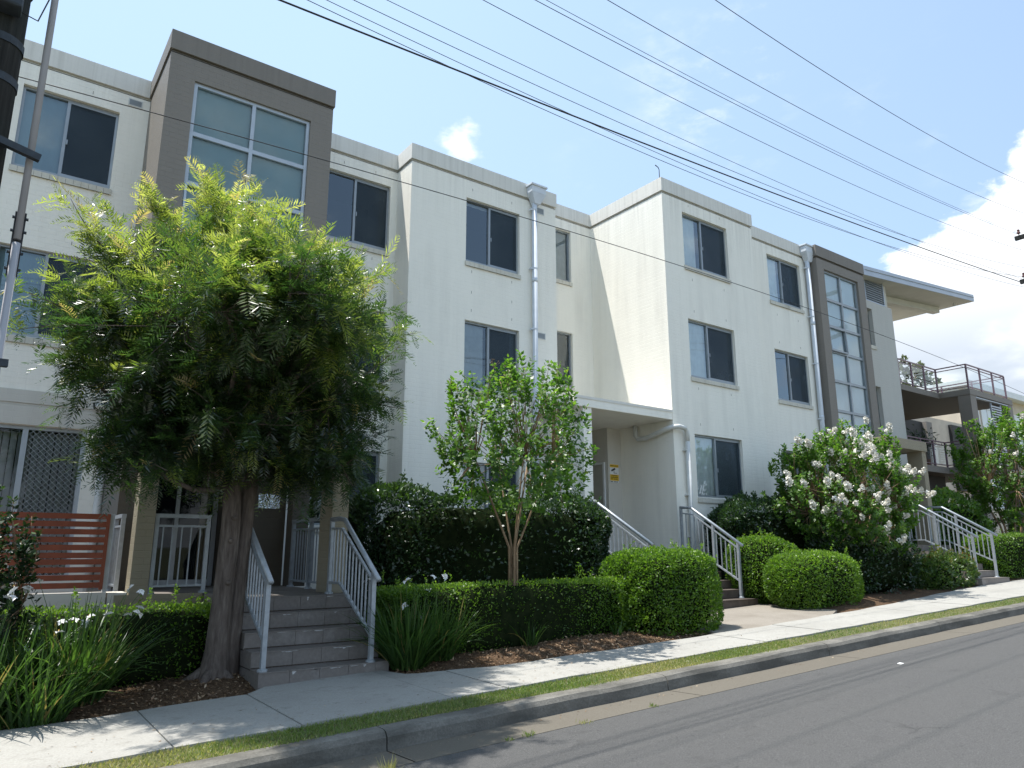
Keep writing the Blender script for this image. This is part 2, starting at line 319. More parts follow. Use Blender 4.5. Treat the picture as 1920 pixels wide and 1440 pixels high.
# ------------------------------------------------------------------ helpers
ROOT = {}
class MB:
    def __init__(s): s.v = []; s.f = []; s.m = []
    def add(s, vs, fs, mi=0):
        o = len(s.v); s.v += [tuple(v) for v in vs]; s.f += [tuple(i+o for i in f) for f in fs]; s.m += [mi]*len(fs)
    def quad(s, a, b, c, d, mi=0): s.add((a, b, c, d), ((0, 1, 2, 3),), mi)
    def box(s, x0, x1, y0, y1, z0, z1, mi=0):
        s.add([(x0, y0, z0), (x1, y0, z0), (x1, y1, z0), (x0, y1, z0), (x0, y0, z1), (x1, y0, z1), (x1, y1, z1), (x0, y1, z1)],
              [(3, 2, 1, 0), (4, 5, 6, 7), (0, 1, 5, 4), (1, 2, 6, 5), (2, 3, 7, 6), (3, 0, 4, 7)], mi); return s
    def prism(s, poly, y0, y1, mi=0):     # polygon in x,z extruded along y
        n = len(poly); vs = [(p[0], y0, p[1]) for p in poly]+[(p[0], y1, p[1]) for p in poly]
        fs = [tuple(range(n)), tuple(range(2*n-1, n-1, -1))]+[(i, i+n, (i+1) % n+n, (i+1) % n) for i in range(n)]
        s.add(vs, fs, mi); return s
    def slab(s, poly, z0, z1, mi=0):      # polygon in x,y ; z0, z1 may be functions
        g0 = z0 if callable(z0) else (lambda x, y: z0); g1 = z1 if callable(z1) else (lambda x, y: z1)
        n = len(poly); vs = [(x, y, g0(x, y)) for x, y in poly]+[(x, y, g1(x, y)) for x, y in poly]
        fs = [tuple(range(n-1, -1, -1)), tuple(range(n, 2*n))]+[(i, (i+1) % n, (i+1) % n+n, i+n) for i in range(n)]
        s.add(vs, fs, mi); return s
    def tube(s, pts, r, n=8, caps=True, mi=0):
        pts = [Vector(p) for p in pts]; k = len(pts); rr = r if isinstance(r, (list, tuple)) else [r]*k
        ref = None; vs = []
        for i, p in enumerate(pts):
            d = (pts[min(i+1, k-1)]-pts[max(i-1, 0)]).normalized()
            if ref is None: ref = d.orthogonal().normalized()
            else:
                ref = ref-d*ref.dot(d); ref = ref.normalized() if ref.length > 1e-6 else d.orthogonal().normalized()
            b = d.cross(ref)
            for j in range(n):
                a = 2*math.pi*j/n; vs.append(p+(ref*math.cos(a)+b*math.sin(a))*rr[i])
        fs = [(i*n+j, i*n+(j+1) % n, (i+1)*n+(j+1) % n, (i+1)*n+j) for i in range(k-1) for j in range(n)]
        if caps: fs += [tuple(range(n-1, -1, -1)), tuple(range((k-1)*n, k*n))]
        s.add(vs, fs, mi); return s
    def bar(s, a, b, w, h, mi=0):         # rectangular bar
        a = Vector(a); b = Vector(b); d = (b-a).normalized(); u = Vector((0, 0, 1)) if abs(d.z) < .95 else Vector((0, 1, 0))
        x = d.cross(u).normalized()*w/2; y = x.cross(d).normalized()*h/2
        vs = [a-x-y, a+x-y, a+x+y, a-x+y, b-x-y, b+x-y, b+x+y, b-x+y]
        s.add(vs, [(3, 2, 1, 0), (4, 5, 6, 7), (0, 1, 5, 4), (1, 2, 6, 5), (2, 3, 7, 6), (3, 0, 4, 7)], mi); return s
    def build(s, name, mats, parent=None, loc=None, smooth=False, bevel=0.0):
        me = bpy.data.meshes.new(name)
        if loc is None: loc = ROOT[parent.name] if parent is not None else (0, 0, 0)
        L = np.array(loc, float); V = np.array([tuple(v) for v in s.v], float)-L
        me.from_pydata(V.tolist(), [], s.f)
        ml = mats if isinstance(mats, (list, tuple)) else [mats]
        for m in ml: me.materials.append(MAT[m])
        if len(ml) > 1: me.polygons.foreach_set('material_index', s.m)
        if smooth: me.polygons.foreach_set('use_smooth', [True]*len(s.f))
        o = bpy.data.objects.new(name, me); col.objects.link(o)
        if parent is not None: o.parent = parent; ROOT[o.name] = tuple(loc)
        else: o.location = loc; ROOT[o.name] = tuple(loc)
        if bevel:
            b = o.modifiers.new('bevel', 'BEVEL'); b.width = bevel; b.segments = 2; b.limit_method = 'ANGLE'
        return o
def tag(o, label=None, cat=None, group=None, kind=None):
    if label: o['label'] = label
    if cat: o['category'] = cat
    if group: o['group'] = group
    if kind: o['kind'] = kind
    return o
def thing(name, label, cat, loc, group=None):
    o = bpy.data.objects.new(name, None); col.objects.link(o); o.location = loc; o.empty_display_size = .2; ROOT[o.name] = tuple(loc)
    return tag(o, label, cat, group)
def link_copy(src_mesh, name, parent, loc, rot=(0, 0, 0), scale=(1, 1, 1)):
    o = bpy.data.objects.new(name, src_mesh); col.objects.link(o)
    if parent is not None:
        o.parent = parent; L = ROOT[parent.name]; o.location = (loc[0]-L[0], loc[1]-L[1], loc[2]-L[2]); ROOT[o.name] = tuple(loc)
    else: o.location = loc
    o.rotation_euler = rot; o.scale = scale
    return o
def np_mesh(name, V, F, mats, parent, tone=None, loc=None, mi=None, smooth=False):
    me = bpy.data.meshes.new(name)
    if loc is None: loc = ROOT[parent.name] if parent is not None else (0, 0, 0)
    V = (np.asarray(V, float)-np.array(loc, float)).astype(np.float32); F = np.asarray(F, np.int32); k = F.shape[1]
    me.vertices.add(len(V)); me.vertices.foreach_set('co', V.ravel())
    me.loops.add(F.size); me.loops.foreach_set('vertex_index', F.ravel())
    me.polygons.add(len(F)); me.polygons.foreach_set('loop_start', np.arange(0, F.size, k, dtype=np.int32))
    me.polygons.foreach_set('loop_total', np.full(len(F), k, np.int32))
    for m in (mats if isinstance(mats, (list, tuple)) else [mats]): me.materials.append(MAT[m])
    if mi is not None: me.polygons.foreach_set('material_index', np.asarray(mi, np.int32))
    me.update(calc_edges=True)
    if tone is not None:
        a = me.attributes.new('tone', 'FLOAT', 'FACE'); a.data.foreach_set('value', np.asarray(tone, np.float32))
    o = bpy.data.objects.new(name, me); col.objects.link(o)
    if parent is not None: o.parent = parent
    else: o.location = loc
    ROOT[o.name] = tuple(loc)
    return o
def unit(a): return a/np.maximum(np.linalg.norm(a, axis=-1, keepdims=True), 1e-9)
def leaf_quads(P, D, S, Ln, W):
    """rhombic leaves: base P, axis D, side S"""
    Ln = np.asarray(Ln)[:, None]; W = np.asarray(W)[:, None]
    V = np.stack([P, P+D*Ln*.45+S*W*.5, P+D*Ln, P+D*Ln*.45-S*W*.5], 1).reshape(-1, 3)
    return V, np.arange(len(P)*4).reshape(-1, 4)
def rand_unit(n): return unit(rng.normal(size=(n, 3)))
def gz(x, y=0): return -1.498+.035*x
def gzn(x): return -1.498+.035*x

# ------------------------------------------------------------------ ground, road, kerb, footpath
XA, XB = -14.0, 48.0
m = MB()
xs = [-400, -40, XA, XB, 80, 400]; ys = [-400, -9.0, 5.0, 26, 400]
def fz(x): return -1.498+.035*min(max(x, -40), 80)-.30
for i in range(len(xs)-1):
    for j in range(len(ys)-1):
        m.quad((xs[i], ys[j], fz(xs[i])), (xs[i+1], ys[j], fz(xs[i+1])), (xs[i+1], ys[j+1], fz(xs[i+1])), (xs[i], ys[j+1], fz(xs[i])))
tag(m.build('ground', 'far_ground'), kind='structure')
m = MB()   # road with crossfall
yy = [-6.2, -3.0, -.5, 2.2, 5.22]; dz = [-.16, -.06, -.02, -.06, -.135]
for i in range(4):
    m.quad((XA, yy[i], gzn(XA)+dz[i]), (XB, yy[i], gzn(XB)+dz[i]), (XB, yy[i+1], gzn(XB)+dz[i+1]), (XA, yy[i+1], gzn(XA)+dz[i+1]))
tag(m.build('road', 'asphalt'), kind='structure')
# gutter and kerb
kerb = tag(bpy.data.objects.new('kerb', None), kind='structure'); col.objects.link(kerb); kerb.location = (0, 5.7, -1.5); ROOT['kerb'] = (0, 5.7, -1.5)
kj = [XA, -6, -3, -.2, 2.9, 6.15, 9.2, 12.3, 15.4, 18.5, 21.6, 24.7, 28, 34, XB]
for i in range(len(kj)-1):
    a, b = kj[i]+.006, kj[i+1]-.006; m = MB()
    prof = [(5.66, -.16), (5.672, -.05), (5.70, -.012), (5.74, 0), (5.86, .0), (5.86, -.3), (5.66, -.3)]
    n = 12; rows = []
    for t in range(n+1):
        x = a+(b-a)*t/n; wob = .006*math.sin(x*3.1)+.005*math.sin(x*7.7+1)
        rows.append([(x, y+wob*(1 if k < 4 else 0), gzn(x)+z+(wob*.6 if k in (2, 3) else 0)) for k, (y, z) in enumerate(prof)])
    vs = [p for r_ in rows for p in r_]; q = len(prof)
    fs = [(t*q+k, t*q+(k+1) % q, (t+1)*q+(k+1) % q, (t+1)*q+k) for t in range(n) for k in range(q)]+[tuple(range(q)), tuple(range(n*q+q-1, n*q-1, -1))]
    fs = [f[::-1] for f in fs]
    m.add(vs, fs); m.build('kerb_stone', 'concrete_kerb', kerb)
    m = MB(); m.quad((a, 5.20, gzn(a)-.131), (b, 5.20, gzn(b)-.131), (b, 5.67, gzn(b)-.148), (a, 5.67, gzn(a)-.148)); m.quad((a, 5.20, gzn(a)-.2), (b, 5.20, gzn(b)-.2), (b, 5.20, gzn(b)-.131), (a, 5.20, gzn(a)-.131))
    m.build('gutter_slab', 'concrete_gutter', kerb)
# verge soil
m = MB(); m.slab([(XA, 5.85), (XB, 5.85), (XB, 6.30), (XA, 6.30)], lambda x, y: gzn(x)-.2, lambda x, y: gzn(x)-.012+(.004 if y > 6 else 0))
tag(m.build('verge', 'soil_verge'), kind='structure')
# footpath slabs
path = bpy.data.objects.new('footpath', None); col.objects.link(path); path.location = (0, 6.8, -1.5); ROOT['footpath'] = (0, 6.8, -1.5); tag(path, kind='structure')
def inner(x):
    px = [-14, 1.0, 2.55, 2.62, 4.05, 4.1, 5.0, 7.5, 10.6, 13.5, 17, 19, 48]; py = [7.75, 7.75, 7.8, 8.02, 8.02, 7.62, 7.32, 7.22, 7.20, 7.34, 7.66, 7.82, 7.82]
    return float(np.interp(x, px, py))
pj = [XA, -8, -5, -3, -1.4, .3, 1.45, 2.43, 3.88, 4.52, 5.55, 7.0, 8.75, 10.2, 11.8, 13.35, 14.9, 16.4, 18, 19.6, 21.2, 23, 25, 28, 32, 38, XB]
for i in range(len(pj)-1):
    a, b = pj[i]+.007, pj[i+1]-.007; xs_ = np.linspace(a, b, 7)
    poly = [(x, 6.28+.012*math.sin(x*5)) for x in xs_]+[(x, inner(x)+.02*math.sin(x*4.3)) for x in xs_[::-1]]
    lift = random.uniform(-.004, .004)
    m = MB(); m.slab(poly, lambda x, y: gzn(x)-.12, lambda x, y: gzn(x)+.022+lift+.012*(y-6.8)); m.build('slab', 'concrete_path', path)
m = MB(); m.slab([(XA, 6.30), (XB, 6.30), (XB, 7.18), (XA, 7.18)], lambda x, y: gzn(x)-.25, lambda x, y: gzn(x)-.03); m.build('bedding', 'soil_verge', path)
# apron in front of the middle steps
m = MB(); m.slab([(8.95, 7.225), (10.6, 7.21), (12.0, 7.28), (12.7, 7.6), (12.7, 9.2), (9.4, 9.2), (9.2, 8.0)], lambda x, y: gzn(x)-.1, lambda x, y: gzn(x)+.012+.012*(y-6.8))
tag(m.build('path_apron', 'concrete_apron'), kind='structure')
# planting bed: rises gently to the wall
m = MB(); gx = np.linspace(XA, XB, 125); gy = np.concatenate([np.linspace(7.10, 9.4, 14), [10.2, 11.2, 12.5, 14.2]])
def bed(x, y):
    h = gzn(x)-.015+.10*max(0, min(1, (y-inner(x)-.02)/.6))+.02*math.sin(x*2.7+y*3)*math.sin(y*2.1+x)
    if 8.9 < x < 12.7 and y < 9.3: h = min(h, gzn(x)-.04)
    if 2.58 < x < 4.12: h = min(h, gzn(x)-.02)
    if 19.1 < x < 20.8: h = min(h, gzn(x)-.02)
    return h
BV = [(x, y, bed(x, y)) for x in gx for y in gy]; ny = len(gy)
m.add(BV, [(i*ny+j, (i+1)*ny+j, (i+1)*ny+j+1, i*ny+j+1) for i in range(len(gx)-1) for j in range(ny-1)])
tag(m.build('planting_bed', 'soil_mulch', smooth=True), kind='structure')

# ------------------------------------------------------------------ apartment building
APT = thing('apartment_building', 'white three storey apartment block with taupe tower bays and flat roof', 'building', (8, 12.3, -1.3))
ZB = -1.9
def wall_y(mb, y, x0, x1, z0, z1, holes, rv=.11):
    X = sorted({x0, x1, *[h[0] for h in holes], *[h[1] for h in holes]}); Z = sorted({z0, z1, *[h[2] for h in holes], *[h[3] for h in holes]})
    for i in range(len(X)-1):
        for j in range(len(Z)-1):
            cx, cz = (X[i]+X[i+1])/2, (Z[j]+Z[j+1])/2
            if any(h[0] < cx < h[1] and h[2] < cz < h[3] for h in holes): continue
            mb.quad((X[i], y, Z[j]), (X[i+1], y, Z[j]), (X[i+1], y, Z[j+1]), (X[i], y, Z[j+1]))
    for a, b, c, d in holes:
        e = y+rv
        mb.quad((a, y, c), (a, y, d), (a, e, d), (a, e, c)); mb.quad((b, y, d), (b, y, c), (b, e, c), (b, e, d))
        mb.quad((a, y, d), (b, y, d), (b, e, d), (a, e, d)); mb.quad((b, y, c), (a, y, c), (a, e, c), (b, e, c))
def wall_x(mb, x, y0, y1, z0, z1): mb.quad((x, y1, z0), (x, y0, z0), (x, y0, z1), (x, y1, z1))
WIN = []
def window(y, x0, x1, zt, zb, mull=.46, left='glass', blind=None, screen=True, sill=True, room=1.6, opened=0, frame='alu_frame', wall_sill='sill_paint', rv=.10):
    """sliding window set back in its reveal: frame + sash, two panes, insect screen, blind, brick sill"""
    yf = y+rv-.03
    f = MB(); t = .04
    f.box(x0, x1, yf, yf+.07, zt-t, zt); f.box(x0, x1, yf, yf+.07, zb, zb+t)
    f.box(x0, x0+t, yf+.001, yf+.069, zb+t, zt-t); f.box(x1-t, x1, yf+.001, yf+.069, zb+t, zt-t)
    xm = x0+(x1-x0)*mull if mull else None
    if mull:
        f.box(xm-.022, xm+.026, yf+.002, yf+.066, zb+t, zt-t)
        f.box(xm+.03, xm+.05, yf-.012, yf+.02, zb+(zt-zb)*.42, zb+(zt-zb)*.48)
        # sash rails of the sliding half
        f.box(xm+.026, x1-t, yf+.004, yf+.05, zt-t-.03, zt-t); f.box(xm+.026, x1-t, yf+.004, yf+.05, zb+t, zb+t+.03)
    w = f.build('window', frame, APT)
    g = MB(); g.quad((x0+t, yf+.04, zb+t), ((xm or x1-t), yf+.04, zb+t), ((xm or x1-t), yf+.04, zt-t), (x0+t, yf+.04, zt-t)); g.build('pane', 'glass', w)
    if mull:
        g = MB(); g.quad((xm, yf+.055, zb+t), (x1-t, yf+.055, zb+t), (x1-t, yf+.055, zt-t), (xm, yf+.055, zt-t)); g.build('pane', 'glass', w)
        if screen:
            g = MB(); g.quad((xm+.026, yf+.012, zb+t+.03), (x1-t-.0, yf+.012, zb+t+.03), (x1-t-.0, yf+.012, zt-t-.03), (xm+.026, yf+.012, zt-t-.03)); g.build('insect_screen', 'insect_screen', w)
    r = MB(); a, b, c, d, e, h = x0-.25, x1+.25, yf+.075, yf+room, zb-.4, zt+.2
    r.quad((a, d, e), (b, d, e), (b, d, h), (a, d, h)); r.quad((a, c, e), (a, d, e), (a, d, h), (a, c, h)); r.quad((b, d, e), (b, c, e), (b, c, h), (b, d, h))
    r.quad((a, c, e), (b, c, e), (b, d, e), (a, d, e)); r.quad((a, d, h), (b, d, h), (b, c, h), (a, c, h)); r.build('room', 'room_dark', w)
    if blind:
        for (bm_, u0, u1, zlow) in blind:
            q = MB(); xa, xb = x0+(x1-x0)*u0, x0+(x1-x0)*u1; n = max(6, int((xb-xa)/.03)); yb = yf+.10
            for i in range(n):
                p0, p1 = xa+(xb-xa)*i/n, xa+(xb-xa)*(i+1)/n; k0, k1 = .006*math.sin(i*.9), .006*math.sin((i+1)*.9)
                z0 = zb+(zt-zb)*zlow
                q.quad((p0, yb+k0, z0), (p1, yb+k1, z0), (p1, yb+k1, zt), (p0, yb+k0, zt))
            q.build('curtain', bm_, w)
    if sill:
        s_ = MB(); n = max(3, int(round((x1-x0+.04)/.115)))
        for i in range(n):
            p0, p1 = x0-.02+(x1-x0+.04)*i/n+.002, x0-.02+(x1-x0+.04)*(i+1)/n-.002
            s_.add([(p0, y-.035, zb-.135), (p1, y-.035, zb-.135), (p1, y-.03, zb-.035), (p0, y-.03, zb-.035), (p0, yf+.01, zb-.09), (p1, yf+.01, zb-.09), (p1, yf+.01, zb+.006), (p0, yf+.01, zb+.006)],
                   [(0, 1, 2, 3), (3, 2, 6, 7), (0, 4, 5, 1), (0, 3, 7, 4), (1, 5, 6, 2)])
        s_.build('sill', wall_sill, w)
    return (x0, x1, zb-.13 if sill else zb, zt)
TA, TB = 8.25, 8.83          # parapet tops of the two halves
CUR = 'curtain'
wall = MB(); taupe = MB(); tower = MB(); greige = MB()
# left wing (y 13.27)
YL = 13.27
H = [window(YL, -.22, 1.185, 7.465, 6.03, .47, blind=[('blind_teal', 0, .5, 0)]), window(YL, -.22, 1.2, 4.685, 3.26, .47, blind=[('blind_teal', 0, .5, .0)]),
     window(YL, -3.4, -2.0, 7.465, 6.03), window(YL, -3.4, -2.0, 4.685, 3.26)]
DOOR = (-.9, 1.325, -.42, 1.86)
wall_y(wall, YL, -12, 1.635, ZB, TA-.38, H+[DOOR])
# taupe bay (y 11.57)
YG = 11.57
BAY = (2.03, 3.985, 2.75, 7.475)
wall_y(taupe, YG, 1.635, 4.385, 2.2, TA-.38, [BAY], .06)
wall_x(taupe, 1.635, YG, YL, -.6, TA-.38)
taupe.quad((4.385, YG, 2.2), (4.385, 12.934, 2.2), (4.385, 12.934, TA-.38), (4.385, YG, TA-.38))
taupe.quad((1.635, YG, 2.2), (1.635, YL, 2.2), (4.385, YL, 2.2), (4.385, YG, 2.2))
# recess (y 12.934)
YC = 12.934
H = [window(YC, 4.86, 6.252, 7.483, 6.035, .46), window(YC, 4.86, 6.252, 4.70, 3.27, .46, blind=[('blind_grey', .5, 1, 0)]), window(YC, 4.86, 6.252, 1.86, .45, .46)]
wall_y(wall, YC, 4.385, 6.407, ZB, TA-.38, H)
# block one (y 12.3)
YD = 12.3
H = [window(YD, 7.745, 9.165, 7.435, 6.0, .455, blind=[('blind_grey', .02, .98, .93)]), window(YD, 7.745, 9.15, 4.675, 3.25, .455, blind=[('blind_grey', 0, .4, 0), ('curtain', .9, .98, 0)]), window(YD, 7.75, 9.15, 1.73, .32, .46, blind=[('blind_grey', 0, .46, 0)])]
wall_y(wall, YD, 6.407, 10.22, ZB, TA-.38, H)
wall_x(wall, 6.407, YD, YC, ZB, TA-.38)
wall.quad((10.22, YD, ZB), (10.22, 13.543, ZB), (10.22, 13.543, TA-.38), (10.22, YD, TA-.38))
# link (y 13.543)
YK = 13.543
H = [window(YK, 11.1, 11.76, 8.155, 6.775, None, blind=[('blind_grey', .3, 1, 0)]), window(YK, 11.1, 11.765, 5.38, 4.0, None)]
wall_y(wall, YK, 10.22, 12.455, 2.9, TB-.38, H)
# block two (y 10.972)
YR = 10.972
H = [window(YR, 13.155, 14.86, 8.133, 6.755, .44, blind=[(CUR, 0, .36, 0)]), window(YR, 13.165, 14.89, 5.388, 3.985, .44, blind=[(CUR, 0, .44, 0)]), window(YR, 13.17, 14.895, 2.612, 1.19, .46, blind=[(CUR, 0, .98, 0)])]
wall_y(wall, YR, 12.455, 15.93, ZB, TB-.38, H)
wall_x(wall, 12.455, YR, YK, ZB, TB-.38)
wall.quad((15.93, YR, ZB), (15.93, 11.364, ZB), (15.93, 11.364, TB-.38), (15.93, YR, TB-.38))
# block two, set back (y 11.364)
YS = 11.364
H = [window(YS, 17.125, 18.71, 8.155, 6.80, .46, blind=[(CUR, 0, .4, 0), ('blind_grey', .8, 1, 0)]), window(YS, 17.14, 18.72, 5.385, 3.985, .46), window(YS, 17.14, 18.72, 2.6, 1.2, .46)]
wall_y(wall, YS, 15.93, 19.135, ZB, TB-.38, H)
# taupe tower (y 11.064)
YT = 11.064
TOWER = (19.5, 21.37, 1.2, 8.15)
wall_y(tower, YT, 19.135, 21.75, ZB, TB-.38, [TOWER], .08)
wall_x(tower, 19.135, YT, YS, ZB, TB-.38)
tower.quad((21.75, YT, ZB), (21.75, YS, ZB), (21.75, YS, TB-.38), (21.75, YT, TB-.38))
# greige end wall with slit windows
slits = [(22.32, 22.64, 6.35, 7.6), (22.32, 22.64, 3.7, 5.02), (22.32, 22.64, 1.0, 2.3)]
wall_y(greige, YS, 21.75, 23.95, ZB, 7.87, slits, .14)
greige.quad((23.95, YS, ZB), (23.95, 16.0, ZB), (23.95, 16.0, 7.87), (23.95, YS, 7.87))
for a, b, c, d in slits:
    g = MB(); g.quad((a, YS+.12, c), (b, YS+.12, c), (b, YS+.12, d), (a, YS+.12, d)); f = MB(); f.box(a-.02, b+.02, YS-.03, YS+.1, c-.12, c-.002)
    w = f.build('slit_window', 'sill_paint', APT); g.build('pane', 'glass', w)
    g = MB(); g.quad((a-.1, YS+.5, c), (b+.1, YS+.5, c), (b+.1, YS+.5, d), (a-.1, YS+.5, d)); g.build('room', 'room_dark', w)
# inner roof, back and end walls: what throws the shade
wall.quad((-12, YL+.2, TA-.42), (10.22, YL+.2, TA-.42), (10.22, 24, TA-.42), (-12, 24, TA-.42))
for a, b, y in ((1.635, 4.385, YG), (4.385, 6.407, YC), (6.407, 10.22, YD)): wall.quad((a, y+.1, TA-.42), (b, y+.1, TA-.42), (b, YL+.2, TA-.42), (a, YL+.2, TA-.42))
wall.quad((10.22, YK+.1, TB-.42), (12.455, YK+.1, TB-.42), (12.455, 24, TB-.42), (10.22, 24, TB-.42))
wall.quad((12.455, YR+.1, TB-.42), (15.93, YR+.1, TB-.42), (15.93, 24, TB-.42), (12.455, 24, TB-.42))
wall.quad((15.93, YS+.1, TB-.42), (23.95, YS+.1, TB-.42), (23.95, 24, TB-.42), (15.93, 24, TB-.42))
wall.quad((23.95, 24, ZB), (-12, 24, ZB), (-12, 24, TB-.4), (23.95, 24, TB-.4))
wall_x(wall, -12, YL, 24, ZB, TA-.4); wall_x(wall, 10.23, YK+.2, 24, TA-.42, TB-.4)
wall.build('wall', 'white_paint', APT); taupe.build('bay_wall', 'taupe_paint', APT); tower.build('tower_wall', 'taupe_paint', APT); greige.build('end_wall', 'greige_paint', APT)
# parapet band with a shadow groove, mitred round the corners
def band(pts, top, mats, closed_ends=True):
    prof = [(0, -.40), (0, -.385), (-.035, -.385), (-.035, -.345), (.024, -.345), (.024, -.004), (.018, 0), (-.20, 0), (-.20, -.45)]
    P = [Vector((p[0], p[1])) for p in pts]; n = len(P); offs = []
    nrm = []
    for i in range(n-1):
        d = (P[i+1]-P[i]).normalized(); nrm.append(Vector((d.y, -d.x)))     # street side
    for i in range(n):
        a = nrm[max(i-1, 0)]; b = nrm[min(i, n-2)]
        if i == 0: offs.append(b)
        elif i == n-1: offs.append(a)
        else: offs.append(a+b if abs(a.dot(b)) < .5 else a)
    meshes = {}
    for i in range(n-1):
        mb = meshes.setdefault(mats[i], MB())
        A = [(P[i].x+offs[i].x*o, P[i].y+offs[i].y*o, top+z) for o, z in prof]; B = [(P[i+1].x+offs[i+1].x*o, P[i+1].y+offs[i+1].y*o, top+z) for o, z in prof]
        q = len(prof)
        mb.add(A+B, [(k, k+q, k+1+q, k+1) for k in range(q-1)]+([tuple(range(q))] if i == 0 else [])+([tuple(range(2*q-1, q-1, -1))] if i == n-2 else []))
    for k, mb in meshes.items(): mb.build('parapet', k, APT)
band([(-12, YL), (1.635, YL), (1.635, YG), (4.385, YG), (4.385, YC), (6.407, YC), (6.407, YD), (10.22, YD), (10.22, 13.8)], TA,
     ['cap_paint', 'taupe_cap', 'taupe_cap', 'taupe_cap', 'cap_paint', 'cap_paint', 'cap_paint', 'cap_paint'])
band([(10.24, YK), (12.455, YK), (12.455, YR), (15.93, YR), (15.93, YS), (19.135, YS), (19.135, YT), (21.75, YT), (21.75, 11.9)], TB,
     ['cap_paint']*5+['taupe_cap']*3)
# weep slots above and below the windows
m = MB()
def weeps(y, xs, z):
    for x in xs: m.box(x-.0045, x+.0045, y-.003, y+.004, z-.03, z+.03)
for y, xs, zs in ((YL, (.05, .75), (7.68, 5.70, 4.9)), (YD, (7.9, 8.95), (7.65, 5.76, 4.9, 5.3, 2.9)), (YC, (5.2, 5.9), (7.7, 5.78, 4.9)), (YR, (13.4, 14.6), (8.35, 6.4, 5.6, 3.7, 2.85)), (YS, (17.4, 18.4), (6.4, 5.6))):
    for z in zs: weeps(y, xs, z)
tag(m.build('weep_slots', 'taupe_paint', APT), kind='stuff')
# ---- big glazed bay on the taupe box
def glazing(y, x0, x1, zt, zb, rows, ncol, name, blindmat, open_row=None, fr='alu_pale'):
    f = MB(); t = .055; ya, yb = y-.01, y+.06
    f.box(x0, x1, ya, yb, zt-t, zt); f.box(x0, x1, ya, yb, zb, zb+t); f.box(x0, x0+t, ya, yb, zb+t, zt-t); f.box(x1-t, x1, ya, yb, zb+t, zt-t)
    cols = [x0+(x1-x0)*i/ncol for i in range(ncol+1)]
    for c in cols[1:-1]: f.box(c-.03, c+.03, ya+.003, yb-.002, zb+t, zt-t)
    for z in rows: f.box(x0+t, x1-t, ya+.006, yb-.004, z-.035, z+.035)
    w = f.build(name, fr, APT)
    zz = [zt]+rows+[zb]
    for i in range(len(zz)-1):
        for j in range(ncol):
            g = MB(); a, b, c, d = cols[j], cols[j+1], zz[i+1], zz[i]; yo = y+.03; k = 0
            if open_row is not None and i == open_row[0] and j == open_row[1]:
                f2 = MB(); o = .03
                for (p, q_) in (((a+.03, c+.03), (b-.03, c+.03)), ((a+.03, d-.03), (b-.03, d-.03)), ((a+.03, c+.03), (a+.03, d-.03)), ((b-.03, c+.03), (b-.03, d-.03))):
                    yy_ = lambda z: y-.015-o*(d-z)/(d-c)
                    f2.bar((p[0], yy_(p[1]), p[1]), (q_[0], yy_(q_[1]), q_[1]), .035, .05)
                f2.build('sash', fr, w); k = o
            g.quad((a+.03, yo-k, c+.03), (b-.03, yo-k, c+.03), (b-.03, yo-.0*k, d-.03), (a+.03, yo, d-.03)); g.build('pane', 'glass_pale', w)
    q = MB(); yb2 = y+.075
    for j in range(ncol): q.quad((cols[j]+.002, yb2, zb), (cols[j+1]-.002, yb2, zb), (cols[j+1]-.002, yb2, zt), (cols[j]+.002, yb2, zt))
    q.build('blind', blindmat, w)
    r = MB(); r.quad((x0-.2, y+.9, zb), (x1+.2, y+.9, zb), (x1+.2, y+.9, zt+.1), (x0-.2, y+.9, zt+.1)); r.build('room', 'room_dark', w)
simple('blind_pale', (.76, .81, .83), .8, 0, .05, 2)
simple('blind_sea', (.30, .43, .46), .8, 0, .05, 2)
glazing(YG+.05, BAY[0]+.003, BAY[1]-.003, BAY[3]-.003, BAY[2]+.003, [6.565, 5.70, 4.75, 3.8], 2, 'bay_window', 'blind_sea', (2, 0))
glazing(YT+.07, TOWER[0]+.003, TOWER[1]-.003, TOWER[3]-.003, TOWER[2]+.003, [7.25, 6.43, 5.66, 4.78, 3.9, 3.05, 2.2], 2, 'tower_window', 'blind_pale', (2, 0), 'alu_frame')
# ---- downpipes, rain heads, vents
def rainhead(x, y, zt, zb, w, mat):
    m = MB(); h = zt-zb
    m.box(x-w/2-.03, x+w/2+.03, y-.26, y-.026, zt-.045, zt)
    m.box(x-w/2, x+w/2, y-.23, y-.026, zt-h*.45, zt-.046)
    a, b, c = w/2, .08, zt-h*.452
    m.add([(x-a, y-.23, c), (x+a, y-.23, c), (x+a, y-.026, c), (x-a, y-.026, c), (x-b, y-.17, zb), (x+b, y-.17, zb), (x+b, y-.03, zb), (x-b, y-.03, zb)], [(0, 4, 5, 1), (1, 5, 6, 2), (2, 6, 7, 3), (3, 7, 4, 0), (7, 6, 5, 4)])
    o = m.build('rain_head', mat, APT, bevel=.006); return o
def downpipe(x, y, zt, zb, r, mat, brackets):
    m = MB(); m.tube([(x, y, zt), (x, y, zb)], r, 14); p = m.build('downpipe', mat, APT, smooth=True)
    for z in brackets:
        b = MB(); b.box(x-r-.05, x+r+.012, y-.012, y+.05, z-.018, z+.018); b.tube([(x, y, z-.02), (x, y, z+.02)], r+.006, 14); b.build('pipe_bracket', mat, p)
    for z in np.arange(zb+1.8, zt-.5, 2.75):
        b = MB(); b.tube([(x, y, z-.05), (x, y, z+.05)], r+.005, 14); b.build('pipe_joint', mat, p, smooth=True)
rainhead(9.56, YD, 8.19, 7.74, .40, 'pipe_bluish'); downpipe(9.52, YD-.095, 7.76, -1.4, .062, 'pipe_bluish', (7.6, 6.17, 4.75, 3.3, 1.8))
